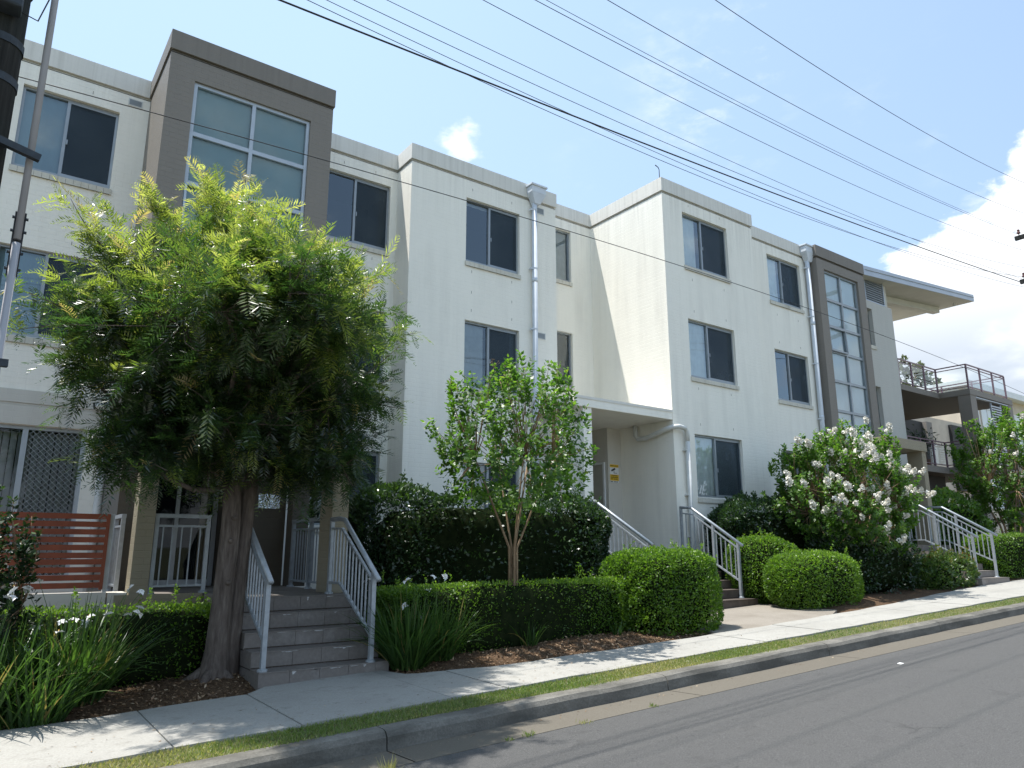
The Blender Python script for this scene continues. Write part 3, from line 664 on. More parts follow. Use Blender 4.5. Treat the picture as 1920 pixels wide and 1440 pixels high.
rainhead(19.02, YS, 8.80, 8.30, .50, 'pipe_bluish'); downpipe(18.97, YS-.10, 8.32, -.9, .066, 'pipe_bluish', (8.1, 6.6, 5.2, 3.6))
def vent(x0, x1, z0, z1, y):
    f = MB(); f.box(x0, x1, y-.012, y+.01, z0, z0+.018); f.box(x0, x1, y-.012, y+.01, z1-.018, z1); f.box(x0, x0+.018, y-.0115, y+.01, z0+.018, z1-.018); f.box(x1-.018, x1, y-.0115, y+.01, z0+.018, z1-.018)
    v = f.build('vent', 'pipe_white', APT)
    n = 5
    for i in range(n):
        z = z0+.02+(z1-z0-.04)*(i+.5)/n; s = MB(); s.bar((x0+.018, y-.004, z), (x1-.018, y-.004, z), .016, .010); s.build('louvre', 'alu_frame', v)
    b = MB(); b.quad((x0+.01, y-.002, z0+.01), (x1-.01, y-.002, z0+.01), (x1-.01, y-.002, z1-.01), (x0+.01, y-.002, z1-.01)); b.build('backing', 'blind_grey', v)
vent(9.635, 9.875, 7.60, 7.765, YD); vent(9.63, 9.88, 4.59, 4.745, YD); vent(1.29, 1.52, 7.66, 7.80, YL)
# ---- ground floor storey band on the left wing and its sliding door
m = MB(); m.box(-12, 1.634, YL-.03, YL-.001, 2.20, 2.40); m.box(-12, 1.634, YL-.012, YL-.0005, 2.165, 2.199); m.build('storey_band', ['wall_cream'], APT)
m = MB(); m.box(-12, 1.634, YL-.026, YL-.001, 1.87, 2.16); m.build('storey_band', 'wall_cream', APT)
sd = MB(); a, b, c, d = DOOR; yq = YL+.06
for bx in ((a, b, d-.05, d), (a, b, c, c+.06), (a, a+.05, c+.06, d-.05), (b-.06, b, c+.06, d-.05), (.47, .545, c+.06, d-.05)): sd.box(bx[0], bx[1], yq, yq+.08, bx[2], bx[3])
SD = sd.build('sliding_door', 'alu_pale', APT)
g = MB(); g.quad((a+.05, yq+.06, c+.06), (.47, yq+.06, c+.06), (.47, yq+.06, d-.05), (a+.05, yq+.06, d-.05)); g.build('pane', 'glass_clear', SD)
g = MB(); g.quad((.545, yq+.07, c+.06), (b-.06, yq+.07, c+.06), (b-.06, yq+.07, d-.05), (.545, yq+.07, d-.05)); g.build('pane', 'glass_clear', SD)
gr = MB(); x0, x1, z0, z1 = .545, b-.06, c+.06, d-.05; pit = .085
for sgn in (1, -1):
    for k in np.arange(-(z1-z0), (x1-x0)+(z1-z0), pit):
        # line x = x0 + k + sgn*(z-z0)
        lo, hi = z0, z1; xa, xb = x0+k+(0 if sgn > 0 else (z1-z0)), 0
        pts = []
        for t in np.linspace(0, z1-z0, 60):
            xx = x0+k+(t if sgn > 0 else (z1-z0)-t)
            if x0 <= xx <= x1: pts.append((xx, yq+.02+.002*sgn, z0+t))
        if len(pts) > 1: gr.bar(pts[0], pts[-1], .012, .008)
tag(gr.build('security_grille', 'alu_frame', SD), kind='stuff')
for i, x in enumerate(np.arange(a+.1, b, .098)):
    s = MB(); tw = .042; dy = .035*(1 if x < .5 else .5)
    s.quad((x-tw, yq+.20-dy, c+.07), (x+tw, yq+.20+dy, c+.07), (x+tw, yq+.20+dy, d-.07), (x-tw, yq+.20-dy, d-.07)); s.build('blind_slat', 'blind_grey', SD)
r = MB(); r.quad((a-.2, yq+1.8, c), (b+.2, yq+1.8, c), (b+.2, yq+1.8, d+.2), (a-.2, yq+1.8, d+.2)); r.quad((a-.2, yq+.1, d+.2), (b+.2, yq+.1, d+.2), (b+.2, yq+1.8, d+.2), (a-.2, yq+1.8, d+.2)); r.quad((b+.2, yq+.1, c), (b+.2, yq+1.8, c), (b+.2, yq+1.8, d+.2), (b+.2, yq+.1, d+.2)); r.build('room', 'room_dark', SD)
# waste pipes beside the left portico
m = MB(); m.tube([(1.575, YL-.12, 2.5), (1.575, YL-.12, -1.2)], .06, 14); PW = m.build('downpipe', 'pipe_white', APT, smooth=True)
m = MB(); m.tube([(1.36, YL-.14, 2.24), (1.56, YL-.13, 2.25)], .05, 12); m.tube([(1.575, YL-.13, 2.18), (1.62, YL-.5, 2.33), (1.66, YL-1.0, 2.38), (1.70, YL-1.15, 2.30)], .05, 12); m.build('pipe_branch', 'pipe_white', PW, smooth=True)
m = MB(); m.tube([(1.345, YL-.14, 2.238), (1.362, YL-.14, 2.241)], .056, 12); m.build('pipe_cap', 'dark_steel', PW)

# ---- portico one (left entrance)
ZD = -.545
m = MB(); m.box(1.6, 4.2, 10.36, YG-.002, 2.06, 2.22); m.box(2.6, 4.2, 9.2, 10.359, 2.062, 2.218); m.build('portico_roof', 'wall_cream', APT, bevel=.008)
m = MB(); m.box(1.56, 4.19, 10.52, 13.2, -1.9, ZD); m.box(2.62, 4.085, 9.40, 10.518, -1.9, ZD-.001); m.build('porch_deck', 'tile_taupe', APT)
m = MB(); m.box(1.558, 2.6, 10.505, 10.519, -1.9, ZD+.004); m.build('porch_plinth', 'khaki_paint', APT)
for bx in ((1.72, 1.935, 10.51, 10.80), (3.90, 4.13, 9.44, 9.86)):
    m = MB(); m.box(bx[0], bx[1], bx[2], bx[3], ZD+.002, 2.06); m.build('pillar', 'khaki_paint', APT)
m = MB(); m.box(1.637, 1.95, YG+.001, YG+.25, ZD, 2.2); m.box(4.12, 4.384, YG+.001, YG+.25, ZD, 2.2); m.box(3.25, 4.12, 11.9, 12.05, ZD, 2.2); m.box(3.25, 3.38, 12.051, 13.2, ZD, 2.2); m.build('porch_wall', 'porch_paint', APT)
f = MB()
for bx in ((2.0, 3.24, 1.95, 2.02), (2.0, 3.24, ZD+.0, ZD+.10), (2.0, 2.06, ZD+.1, 1.95), (3.17, 3.24, ZD+.1, 1.95), (2.6, 2.66, ZD+.1, 1.95)): f.box(bx[0], bx[1], 12.6, 12.67, bx[2], bx[3])
w = f.build('porch_door', 'alu_pale', APT)
g = MB(); g.quad((2.06, 12.63, ZD+.1), (3.17, 12.63, ZD+.1), (3.17, 12.63, 1.95), (2.06, 12.63, 1.95)); g.build('pane', 'glass_dark', w)
r = MB(); r.quad((1.8, 14, ZD), (3.3, 14, ZD), (3.3, 14, 2.2), (1.8, 14, 2.2)); r.quad((1.8, 12.7, 2.1), (3.3, 12.7, 2.1), (3.3, 14, 2.1), (1.8, 14, 2.1)); r.build('room', 'room_dark', w)
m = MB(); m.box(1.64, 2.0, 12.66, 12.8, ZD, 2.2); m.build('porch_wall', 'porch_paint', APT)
# metal plaque
m = MB(); m.box(3.665, 4.01, 11.885, 11.898, .655, .885)
pl = m.build('wall_plaque', 'plaque_metal', loc=(3.84, 11.89, .77)); tag(pl, 'shiny metal plaque on the shaded porch wall behind the left steps', 'plaque')

# ---- portico two
m = MB(); m.box(9.55, 12.453, YR+.001, 13.54, 2.862, 3.07); m.build('portico_roof', 'white_paint', APT, bevel=.01)
m = MB(); m.box(9.55, 12.453, YR-.012, YR, 3.03, 3.085); m.build('roof_flashing', 'cap_paint', APT)
m = MB(); m.box(9.80, 10.03, 11.0, 12.299, ZB, 2.861); m.build('portico_wall', 'white_paint', APT)
m = MB(); m.box(12.02, 12.454, 12.65, 13.54, ZB, 2.861); m.build('portico_wall', 'wall_cream', APT)
m = MB(); m.quad((10.03, 14.4, ZB), (12.03, 14.4, ZB), (12.03, 14.4, 2.9), (10.03, 14.4, 2.9)); m.quad((12.02, 13.54, ZB), (12.02, 14.4, ZB), (12.02, 14.4, 2.9), (12.02, 13.54, 2.9)); m.quad((10.03, 13.54, 2.87), (12.03, 13.54, 2.87), (12.03, 14.4, 2.87), (10.03, 14.4, 2.87)); m.build('portico_wall', 'wall_cream', APT)
dr = MB(); dr.box(11.985, 12.018, 12.80, 13.52, -.09, 2.0); D = dr.build('entrance_door', 'door_paint', APT)
f = MB(); f.box(11.975, 12.017, 12.745, 12.798, -.09, 2.05); f.box(11.975, 12.017, 12.798, 13.54, 2.002, 2.05); f.build('door_frame', 'white_trim', D)
f = MB(); f.tube([(11.98, 12.87, 1.0), (11.94, 12.87, 1.0), (11.94, 12.98, 1.0)], .011, 8); f.build('handle', 'galv', D)
m = MB(); m.box(9.82, 12.45, 10.52, 14.3, -1.8, -.09); m.build('porch_deck', 'tile_taupe', APT)
m = MB(); m.tube([(10.55, 12.2, 2.86), (10.55, 12.2, 2.80)], .10, 16); m.build('ceiling_light', 'pot_white', APT, smooth=True)
m = MB(); m.tube([(12.36, 12.05, 2.86), (12.36, 12.05, 2.62), (12.34, 11.95, 2.53), (12.33, 11.7, 2.52), (12.36, 11.1, 2.66), (12.40, 10.90, 2.69), (12.5, 10.84, 2.70), (12.72, 10.86, 2.68), (12.80, 10.88, 2.60), (12.80, 10.88, 2.4)], .055, 12)
m.tube([(12.80, 10.88, 2.42), (12.80, 10.88, -1.0)], .052, 12); PW = m.build('downpipe', 'pipe_white', APT, smooth=True)
for z in (2.2, 1.2, .3): b = MB(); b.box(12.72, 12.86, 10.87, 10.97, z-.015, z+.015); b.build('pipe_bracket', 'pipe_white', PW)
RR = thing('roof_rod', 'thin bent metal rod on the corner of the white roof', 'rod', (12.55, 11.1, 8.83))
m = MB(); m.tube([(12.55, 11.1, 8.81), (12.55, 11.1, 9.12), (12.52, 11.1, 9.17), (12.42, 11.1, 9.20)], [.012, .01, .01, .014], 6); m.build('rod', 'dark_steel', RR)
# camera warning sign
S = thing('warning_sign', 'white and yellow camera warning sign on the portico wall beside the entrance door', 'sign', (12.2, 12.645, 1.78))
m = MB(); m.box(12.06, 12.345, 12.636, 12.648, 1.565, 2.0); m.build('board', 'sign_white', S)
m = MB(); m.box(12.063, 12.342, 12.633, 12.6355, 1.925, 1.995); m.box(12.063, 12.342, 12.633, 12.6355, 1.61, 1.755); m.build('yellow_panel', 'sign_yellow', S)
m = MB(); m.add([(12.10, 12.634, 1.845), (12.12, 12.634, 1.825), (12.24, 12.634, 1.875), (12.235, 12.634, 1.905), (12.215, 12.634, 1.915), (12.105, 12.634, 1.865)], [(0, 1, 2, 3, 4, 5)])
m.box(12.185, 12.197, 12.632, 12.634, 1.785, 1.85); m.box(12.185, 12.29, 12.632, 12.634, 1.785, 1.796); m.build('camera_symbol', 'sign_black', S)
m = MB()
for z, segs in ((1.96, ((12.08, 12.19), (12.21, 12.32))), (1.73, ((12.11, 12.15), (12.16, 12.30))), (1.69, ((12.08, 12.20), (12.21, 12.325))), (1.65, ((12.09, 12.17), (12.18, 12.31))), (1.585, ((12.08, 12.16), (12.19, 12.24), (12.26, 12.32)))):
    for u0, u1 in segs:
        x = u0
        while x < u1-.01: m.box(x, x+.011, 12.6312, 12.6329, z-.011, z+.011); x += .018
tag(m.build('lettering', 'sign_black', S), kind='stuff')

# ---- portico three, blade roof, balconies (right end)
m = MB(); m.box(18.9, 20.98, 9.46, 11.06, 2.64, 2.90); m.build('portico_roof', 'khaki_paint', APT)
for bx in ((20.74, 20.97, 9.5, 9.9), (19.0, 19.23, 9.5, 9.9)):
    m = MB(); m.box(bx[0], bx[1], bx[2], bx[3], -1.2, 2.639); m.build('pillar', 'khaki_paint', APT)
m = MB(); m.box(18.9, 21.1, 9.2, 11.06, -1.3, .14); m.build('porch_deck', 'tile_taupe', APT)
m = MB(); v = [(21.76, 11.07, 8.50), (29.83, 11.07, 9.26), (29.83, 14.2, 9.26), (21.76, 14.2, 8.50)]
m.quad(*v); m.build('roof_soffit', 'soffit', APT)
m = MB(); m.add([(21.76, 11.06, 8.50), (29.85, 11.06, 9.26), (29.85, 11.06, 9.52), (21.76, 11.06, 8.81), (21.76, 11.10, 8.81), (29.81, 11.10, 9.52)], [(0, 1, 2, 3), (3, 2, 5, 4)])
m.add([(29.85, 11.06, 9.26), (29.85, 14.2, 9.26), (29.85, 14.2, 9.52), (29.85, 11.06, 9.52)], [(0, 1, 2, 3)]); m.quad((21.76, 11.06, 8.79), (29.85, 11.06, 9.50), (29.85, 14.2, 9.50), (21.76, 14.2, 8.79))
m.build('roof_fascia', 'fascia_metal', APT)
m = MB(); m.bar((21.9, 11.045, 8.70), (29.83, 11.045, 9.42), .02, .018); m.build('roof_fascia', 'alu_pale', APT)
m = MB(); m.prism([(23.97, 8.44), (29.3, 8.98), (29.3, 9.20), (23.97, 8.69)], 12.1, 12.35); m.build('roof_beam', 'soffit', APT)
m = MB(); m.tube([(29.3, 11.55, 9.1), (29.3, 11.55, 9.22)], .05, 8); m.build('roof_spitter', 'pipe_white', APT)
lf = MB()
for bx in ((22.36, 22.40, 7.88, 8.62), (23.52, 23.56, 7.90, 8.69)): lf.box(bx[0], bx[1], YS, YS+.06, bx[2], bx[3])
lf.box(22.36, 23.56, YS-.002, YS+.062, 7.86, 7.90); LV = lf.build('roof_louvre', 'fascia_metal', APT)
for i in range(9): s = MB(); z = 7.95+i*.078; s.bar((22.40, YS+.03, z), (23.52, YS+.03, z), .07, .012); s.build('louvre', 'alu_frame', LV)
b = MB(); b.quad((22.38, YS+.1, 7.88), (23.54, YS+.1, 7.88), (23.54, YS+.1, 8.67), (22.38, YS+.1, 8.56)); b.build('backing', 'blind_grey', LV)
m = MB(); m.quad((21.76, YS+.12, 7.86), (23.94, YS+.12, 7.86), (23.94, YS+.12, 8.69), (21.76, YS+.12, 8.5)); m.build('end_wall', 'soffit', APT)
# balconies
def balcony(zt, th, rail_top, full):
    m = MB(); m.slab([(24.0, 12.92), (30.238, 12.92), (30.238, 11.8), (34.15, 11.8), (34.15, 16.6), (24.0, 16.6)], zt-th, zt); m.build('balcony_slab', 'taupe_paint', APT)
    RL = None; path = [(24.3, 12.97), (30.29, 12.97), (30.29, 11.85), (33.75, 11.85), (33.75, 15.5)]
    if not full: path = [(24.3, 12.97), (30.29, 12.97), (30.29, 12.27)]
    h = MB()
    for i in range(len(path)-1):
        p, q = path[i], path[i+1]
        h.bar((*p, zt+.97), (*q, zt+.97), .05, .04); h.bar((*p, zt+.86), (*q, zt+.86), .035, .03); h.bar((*p, zt+.09), (*q, zt+.09), .035, .03)
    RL = h.build('balustrade', 'purple_metal', APT)
    for i in range(len(path)-1):
        p, q = Vector(path[i]), Vector(path[i+1]); n = max(1, int(round((q-p).length/1.05)))
        for k in range(n+1):
            if i and k == 0: continue
            c = p+(q-p)*k/n; s = MB(); s.box(c.x-.028, c.x+.028, c.y-.028, c.y+.028, zt, zt+.95); s.build('post', 'purple_metal', RL)
        g = MB(); g.quad((p.x, p.y, zt+.11), (q.x, q.y, zt+.11), (q.x, q.y, zt+.85), (p.x, p.y, zt+.85)); g.build('pane', 'glass_clear', RL)
balcony(6.05, .22, 1, True); balcony(3.12, .24, 1, False)
m = MB(); m.box(30.26, 30.76, 11.82, 12.26, -.6, 5.83); m.build('column', 'taupe_paint', APT)
m = MB(); m.box(33.75, 34.13, 11.82, 12.5, -.6, 5.83); m.build('column', 'taupe_paint', APT)
m = MB(); m.box(24.0, 42.0, 16.6, 16.8, -.6, 6.4); m.build('balcony_wall', 'plaster_beige', APT)
m = MB(); m.box(33.0, 36.2, 16.4, 16.598, 2.9, 6.0); m.build('balcony_recess', 'dark_opening', APT); m = MB(); m.box(39.4, 41.0, 16.45, 16.598, 2.9, 6.2); m.build('balcony_recess', 'dark_opening', APT); m = MB(); m.box(36.2, 36.75, 16.2, 16.597, -.6, 6.0); m.build('column', 'taupe_paint', APT)
m = MB(); m.box(24.0, 31.4, 13.6, 13.8, -.6, 2.88); m.build('undercroft_wall', 'dark_opening', APT)
sf = MB(); sf.box(32.16, 32.2, 11.86, 11.92, 3.2, 5.72); sf.box(33.06, 33.1, 11.86, 11.92, 3.2, 5.72); sf.box(30.78, 33.75, 11.83, 11.95, 5.76, 5.80)
SF = sf.build('sliding_screen', 'alu_pale', APT)
for i in range(24): s = MB(); z = 3.3+i*.1; s.bar((32.2, 11.89, z), (33.06, 11.89, z), .06, .05); s.build('slat', 'alu_pale', SF)
for (x, y, z, kk) in ((28.9, 13.6, 3.12, 0), (29.6, 13.4, 3.12, 1)):
    P = thing('potted_plant', ('leafy plant in white pot on the lower right balcony' if kk == 0 else 'small spiky plant in clay pot on the lower right balcony'), 'plant', (x, y, z))
    m = MB(); m.tube([(x, y, z), (x, y, z+.32)], [.11, .16], 14); m.build('pot', 'pot_white' if kk == 0 else 'terracotta_pot', P)
    m = MB(); m.tube([(x, y, z+.3), (x, y, z+.9)], .02, 6); m.build('stem', 'bark_tan', P)
    n = 160; pp = np.array([x, y, z+1.0])+rng.normal(size=(n, 3))*(.2, .2, .22); D = unit(rand_unit(n)+np.array([0, 0, -.2])); Sd = unit(np.cross(D, rand_unit(n)))
    V, F = leaf_quads(pp, D, Sd, rng.uniform(.12, .22, n), rng.uniform(.035, .06, n)); np_mesh('leaves', V, F, 'leaf_dark', P, rng.random(n))

# ------------------------------------------------------------------ tiled entrance steps
simple('scuff', (.48, .47, .45), .9, 0, .3, 60)
def steps(label, x0, x1, y0, z0, ztop, n, go, wide_bottom=0.0, tile=.33, mat='tile_taupe'):
    T = thing('entrance_steps', label, 'steps', ((x0+x1)/2, y0, z0), 'entrance steps from the footpath')
    rise = (ztop-z0)/n; core = MB()
    for i in range(n):
        ya = y0+i*go; xe = x1+(wide_bottom if i == 0 else 0)
        core.box(x0+.012, xe-.012, ya+.012, y0+n*go+.02, z0-.5 if i == 0 else z0+i*rise-.01, z0+(i+1)*rise-.012)
    core.build('core', 'tile_grout', T)
    for i in range(n):
        ya = y0+i*go; xe = x1+(wide_bottom if i == 0 else 0); zt = z0+(i+1)*rise; zb = z0+i*rise
        off = (i*.37 % 1)*tile; xs = [x0]+[x for x in np.arange(x0-tile+off, xe, tile) if x0+.06 < x < xe-.06]+[xe]
        for a, b in zip(xs[:-1], xs[1:]):
            m = MB(); m.box(a+.002, b-.002, ya, ya+.011, zb-(.25 if i == 0 else -.013), zt-.013); m.build('riser_tile', mat, T)
            m = MB(); m.box(a+.002, b-.002, ya-.008, ya+go-.002 if i < n-1 else ya+go, zt-.012, zt); m.build('tread_tile', mat, T)
        m = MB(); m.box(x0, x0+.011, ya+.012, y0+n*go, zb+(0.001), zt-.013); m.build('side_tile', mat, T); m = MB(); m.box(xe-.011, xe, ya+.012, y0+n*go, zb+.001, zt-.013); m.build('side_tile', mat, T)
    if mat == 'tile_taupe' and x0 < 5:
        m = MB()
        for i in range(n):
            for _ in range(7 if i < 2 else 3):
                xa = random.uniform(x0+.3, x1-.3); w_ = random.uniform(.02, .16); zt = z0+(i+1)*rise-.014; ya = y0+i*go-.0015; h_ = random.uniform(.008, .05) if w_ < .07 else random.uniform(.005, .014)
                m.add([(xa, ya, zt), (xa+w_*.2, ya, zt-h_), (xa+w_*.55, ya, zt-h_*random.uniform(.3, 1)), (xa+w_, ya, zt-.002), (xa+w_*.6, ya, zt)], [(0, 1, 2, 3, 4)])
        tag(m.build('scuff_marks', 'scuff', T), kind='stuff')
    return rise
simple('tile_dark', (.085, .066, .053), .7, 0, .3, 10, .002)
steps('tiled taupe steps with white scuffs beside the ferny tree trunk', 2.6, 4.085, 8.0, -1.40, ZD, 5, .28, .0)
steps('dark brown tiled steps set back behind the paved apron', 9.85, 12.55, 9.13, -1.07, -.09, 6, .28, 0, .4, 'tile_dark')
steps('far tiled steps beside the white flowering shrub', 19.2, 20.72, 7.8, -.79, .14, 6, .28)

def handrail(label, x, top, bot, posts, feet, sp=.105, grp='steel handrails along the entrance steps', extra=None):
    """top: [(y,z)...] hand rail path, bot: same length path of the bottom rail; posts: y positions; feet: z of each post foot"""
    T = thing('handrail', label, 'handrail', (x, posts[0], feet[0]), grp)
    ty, tz = [p[0] for p in top], [p[1] for p in top]; o = np.argsort(ty)
    ty, tz = np.array(ty)[o], np.array(tz)[o]; by, bz = np.array([p[0] for p in bot]), np.array([p[1] for p in bot]); o = np.argsort(by); by, bz = by[o], bz[o]
    T_ = lambda y: float(np.interp(y, ty, tz)); B_ = lambda y: float(np.interp(y, by, bz))
    m = MB(); m.tube([(x, y, z) for y, z in zip(ty, tz)], .030, 14); m.build('top_rail', 'rail_metal', T, smooth=True)
    m = MB(); pts = [(x, y, T_(y)-.115) for y in by]
    for i in range(len(pts)-1): m.bar(pts[i], pts[i+1], .035, .025)
    m.build('mid_rail', 'rail_metal', T)
    m = MB(); pts = [(x, y, z) for y, z in zip(by, bz)]
    for i in range(len(pts)-1): m.bar(pts[i], pts[i+1], .04, .028)
    m.build('bottom_rail', 'rail_metal', T)
    for y, zf in zip(posts, feet):
        m = MB(); m.box(x-.025, x+.025, y-.025, y+.025, zf, T_(y)-.015); m.tube([(x, y, zf), (x, y, zf+.018), (x, y, zf+.03)], [.055, .055, .035], 14); m.build('post', 'rail_metal', T)
    y = by[0]+sp
    while y < by[-1]-.03:
        if all(abs(y-p) > .04 for p in posts):
            m = MB(); m.box(x-.009, x+.009, y-.009, y+.009, B_(y), T_(y)-.115); m.build('baluster', 'rail_metal', T)
        y += sp
    return T
SL = .17/.28
# left steps
handrail('handrail rising along the left edge of the taupe steps by the trunk', 2.66, [(7.98, -.33), (9.05, .39), (9.28, .40)], [(8.08, -.93), (9.02, -.40), (9.25, -.40)], (8.07, 9.22), (-1.23, ZD), .10)
handrail('handrail on the right of the taupe steps, ending at the khaki pillar', 3.87, [(7.90, -.33), (8.93, .38), (9.08, .40), (9.36, .40)], [(8.04, -.95), (9.0, -.40), (9.36, -.40)], (8.04, 9.34), (-1.23, ZD), .10)
# middle steps
handrail('handrail rising left beside the tall dark hedge to the camera sign', 9.70, [(9.15, .10), (10.6, .93), (10.95, .93)], [(9.22, -.42), (10.55, .10), (10.95, .10)], (9.25, 10.3), (-.88, -.3), .11)
handrail('handrail between the brown steps and the clipped bushes, fixed by the downpipe', 12.35, [(9.25, .09), (10.50, .885), (10.80, .905)], [(9.33, -.60), (10.45, .03), (10.80, .03)], (9.36, 9.95, 10.78), (-.905, -.58, -.09), .11)
# right steps
handrail('near handrail of the far steps, half hidden by white blossom', 19.35, [(7.82, .30), (9.1, 1.12), (9.45, 1.13)], [(7.92, -.30), (9.05, .26), (9.45, .26)], (7.95, 8.75, 9.42), (-.64, -.2, .14), .11)
handrail('outer handrail of the far steps, its foot on the lowest step', 20.5, [(7.85, .36), (9.05, 1.10), (9.45, 1.12)], [(7.97, -.26), (9.05, .26), (9.45, .26)], (7.98, 8.75, 9.42), (-.64, -.2, .14), .11)
def flat_rail(label, p, q, zf, h, n, sp=.11):
    T = thing('porch_railing', label, 'railing', (*p, zf), 'grey porch railings')
    P, Q = Vector((*p, 0)), Vector((*q, 0)); Lg = (Q-P).length; d = (Q-P)/Lg
    for nm, z, w, hh in (('top_rail', zf+h, .055, .05), ('mid_rail', zf+h-.13, .035, .028), ('bottom_rail', zf+.10, .04, .028)):
        m = MB(); m.bar((P.x, P.y, z), (Q.x, Q.y, z), w, hh); m.build(nm, 'rail_metal', T)
    for k in range(n):
        c = P+d*(.03+(Lg-.06)*k/(n-1)); m = MB(); m.box(c.x-.025, c.x+.025, c.y-.025, c.y+.025, zf, zf+h-.02); m.tube([(c.x, c.y, zf), (c.x, c.y, zf+.02), (c.x, c.y, zf+.035)], [.055, .055, .03], 12); m.build('post', 'rail_metal', T)
    y = sp
    while y < Lg-.06:
        c = P+d*y; m = MB(); m.box(c.x-.008, c.x+.008, c.y-.008, c.y+.008, zf+.1, zf+h-.13); m.build('baluster', 'rail_metal', T); y += sp
flat_rail('short porch railing between the khaki pillar and the tree trunk', (1.94, 10.56), (2.64, 10.56), ZD, .99, 2, .115)
flat_rail('side railing at the left end of the porch next to the red slat screen', (1.63, 10.9), (1.63, 11.5), ZD, .99, 2)
flat_rail('shaded side railing at the right end of the porch behind the pillar', (4.12, 9.95), (4.12, 11.5), ZD, .99, 3)

# ------------------------------------------------------------------ courtyard wall and slat screen at left
CW = thing('courtyard_wall', 'low cream rendered wall under the red slat screen', 'wall', (0, 10.5, -1.45))
m = MB(); m.box(-9, 1.47, 10.5, 10.66, -1.9, -.50); m.build('render', 'wall_cream', CW, bevel=.006)
m = MB(); m.box(1.485, 1.70, 10.512, 10.85, -1.9, -.51); m.build('pier', 'wall_cream', CW, bevel=.006)
FS = thing('slat_screen', 'red brown horizontal slat screen standing on the low cream wall', 'screen', (.5, 10.55, -.5))
for k, zc in enumerate((.413, .318, .225, .130, .036, -.058, -.135, -.23, -.322, -.414)):
    m = MB(); m.box(-8.6, 1.385, 10.54, 10.56, zc-.033, zc+.033); m.build('slat', 'red_slat', FS)
m = MB(); m.box(1.386, 1.425, 10.535, 10.565, -.47, .447); m.build('end_cap', 'red_slat', FS)
for x in (1.452, -1.0, -3.5): m = MB(); m.box(x-.025, x+.025, 10.567, 10.617, -.5, .45); m.build('post', 'galv', FS)

# ------------------------------------------------------------------ street pole, conduit, wires
PX, PY = -.285, 5.9
PO = thing('power_pole', 'dark weathered timber power pole at the left edge of the picture', 'pole', (PX, PY, gzn(PX)))
m = MB(); m.tube([(PX, PY, gzn(PX)-.3), (PX, PY, 4.0), (PX, PY, 7.3)], [.165, .148, .135], 20, mi=0); m.build('shaft', 'pole_timber', PO, smooth=True)
m = MB(); m.bar((PX-.1, PY-.17, 2.80), (.065, PY-.10, 2.72), .045, .05); m.build('bracket', 'dark_steel', PO)
m = MB(); m.bar((PX-.1, PY-.17, 1.20), (.065, PY-.10, 1.215), .045, .05); m.build('bracket', 'dark_steel', PO)
for z in (3.25, 3.55, 4.05): m = MB(); m.tube([(PX, PY, z-.03), (PX, PY, z+.03)], .158, 20); m.build('steel_band', 'dark_steel', PO)
m = MB(); m.box(PX-.16, PX+.11, PY-.30, PY-.14, 3.72, 4.2); m.build('junction_box', 'dark_steel', PO, bevel=.02)
m = MB(); m.tube([(PX+.08, PY-.2, 3.75), (PX+.21, PY-.2, 3.72), (PX+.26, PY-.19, 3.95), (PX+.24, PY-.18, 4.3)], .005, 6); m.build('loose_cable', 'rubber', PO)
CO = thing('steel_conduit', 'grey galvanised conduit held off the timber pole on brackets', 'conduit', (.005, PY-.02, gzn(0)))
m = MB(); m.tube([(.008, PY-.02, 2.12), (.0, PY-.02, 6.9)], .024, 12); m.build('upper_pipe', 'conduit_grey', CO, smooth=True)
m = MB(); m.tube([(.008, PY-.02, gzn(0)-.1), (.008, PY-.02, 2.09)], .026, 12); m.build('lower_pipe', 'conduit_grey', CO, smooth=True)
m = MB(); m.box(-.026, .042, PY+.0, PY+.03, 1.86, 2.33); m.build('splice_plate', 'rubber', CO)
for z in (1.9, 2.02, 2.18, 2.28):
    for sx in (-.032, .048): m = MB(); m.tube([(sx-.008, PY-.012, z), (sx+.008, PY-.012, z)], .011, 8); m.build('bolt', 'dark_steel', CO)
# far pole (mostly out of frame): cross arms reach in
FX, FY = 26.0, 7.05
FP = thing('power_pole', 'far timber pole whose cross arm ends show at the right edge', 'pole', (FX, FY, gzn(FX)))
m = MB(); m.tube([(FX, FY, gzn(FX)), (FX, FY, 11.4)], [.17, .12], 16); m.build('shaft', 'pole_timber', FP, smooth=True)
for z, ye in ((9.78, 8.20), (8.32, 8.25)):
    m = MB(); m.box(FX-.05, FX+.05, 5.9, ye, z-.065, z+.065); a = m.build('cross_arm', 'pole_timber', FP)
    for y in (ye-.12, ye-.7, 6.0):
        m = MB(); m.tube([(FX, y, z+.06), (FX, y, z+.16)], .012, 6); m.tube([(FX, y, z+.14), (FX, y, z+.18), (FX, y, z+.21), (FX, y, z+.25), (FX, y, z+.28)], [.055, .05, .03, .045, .02], 10); m.build('insulator', 'porcelain', a)
def wire(label, y0, y1, P, r, x_end=26.0, mat='rubber'):
    """P: three (x,z) points of the hanging curve"""
    c = np.polyfit([p[0] for p in P], [p[1] for p in P], 2)
    xs = np.linspace(-.3, x_end, 40); L = (-.3, y0, float(np.polyval(c, -.3)))
    m = MB(); m.tube([(x, y0+(y1-y0)*(x+.3)/(x_end+.3), float(np.polyval(c, x))) for x in xs], r, 6)
    o = m.build('power_line', mat, loc=L, smooth=True); tag(o, label, 'wire', 'overhead wires along the street')
wire('thick black bundled cable, lowest of the overhead lines', 5.75, 7.0, [(1.706, 4.897), (4.672, 5.085), (8.973, 5.487), (14.595, 6.122), (21.323, 6.823)], 0.010)
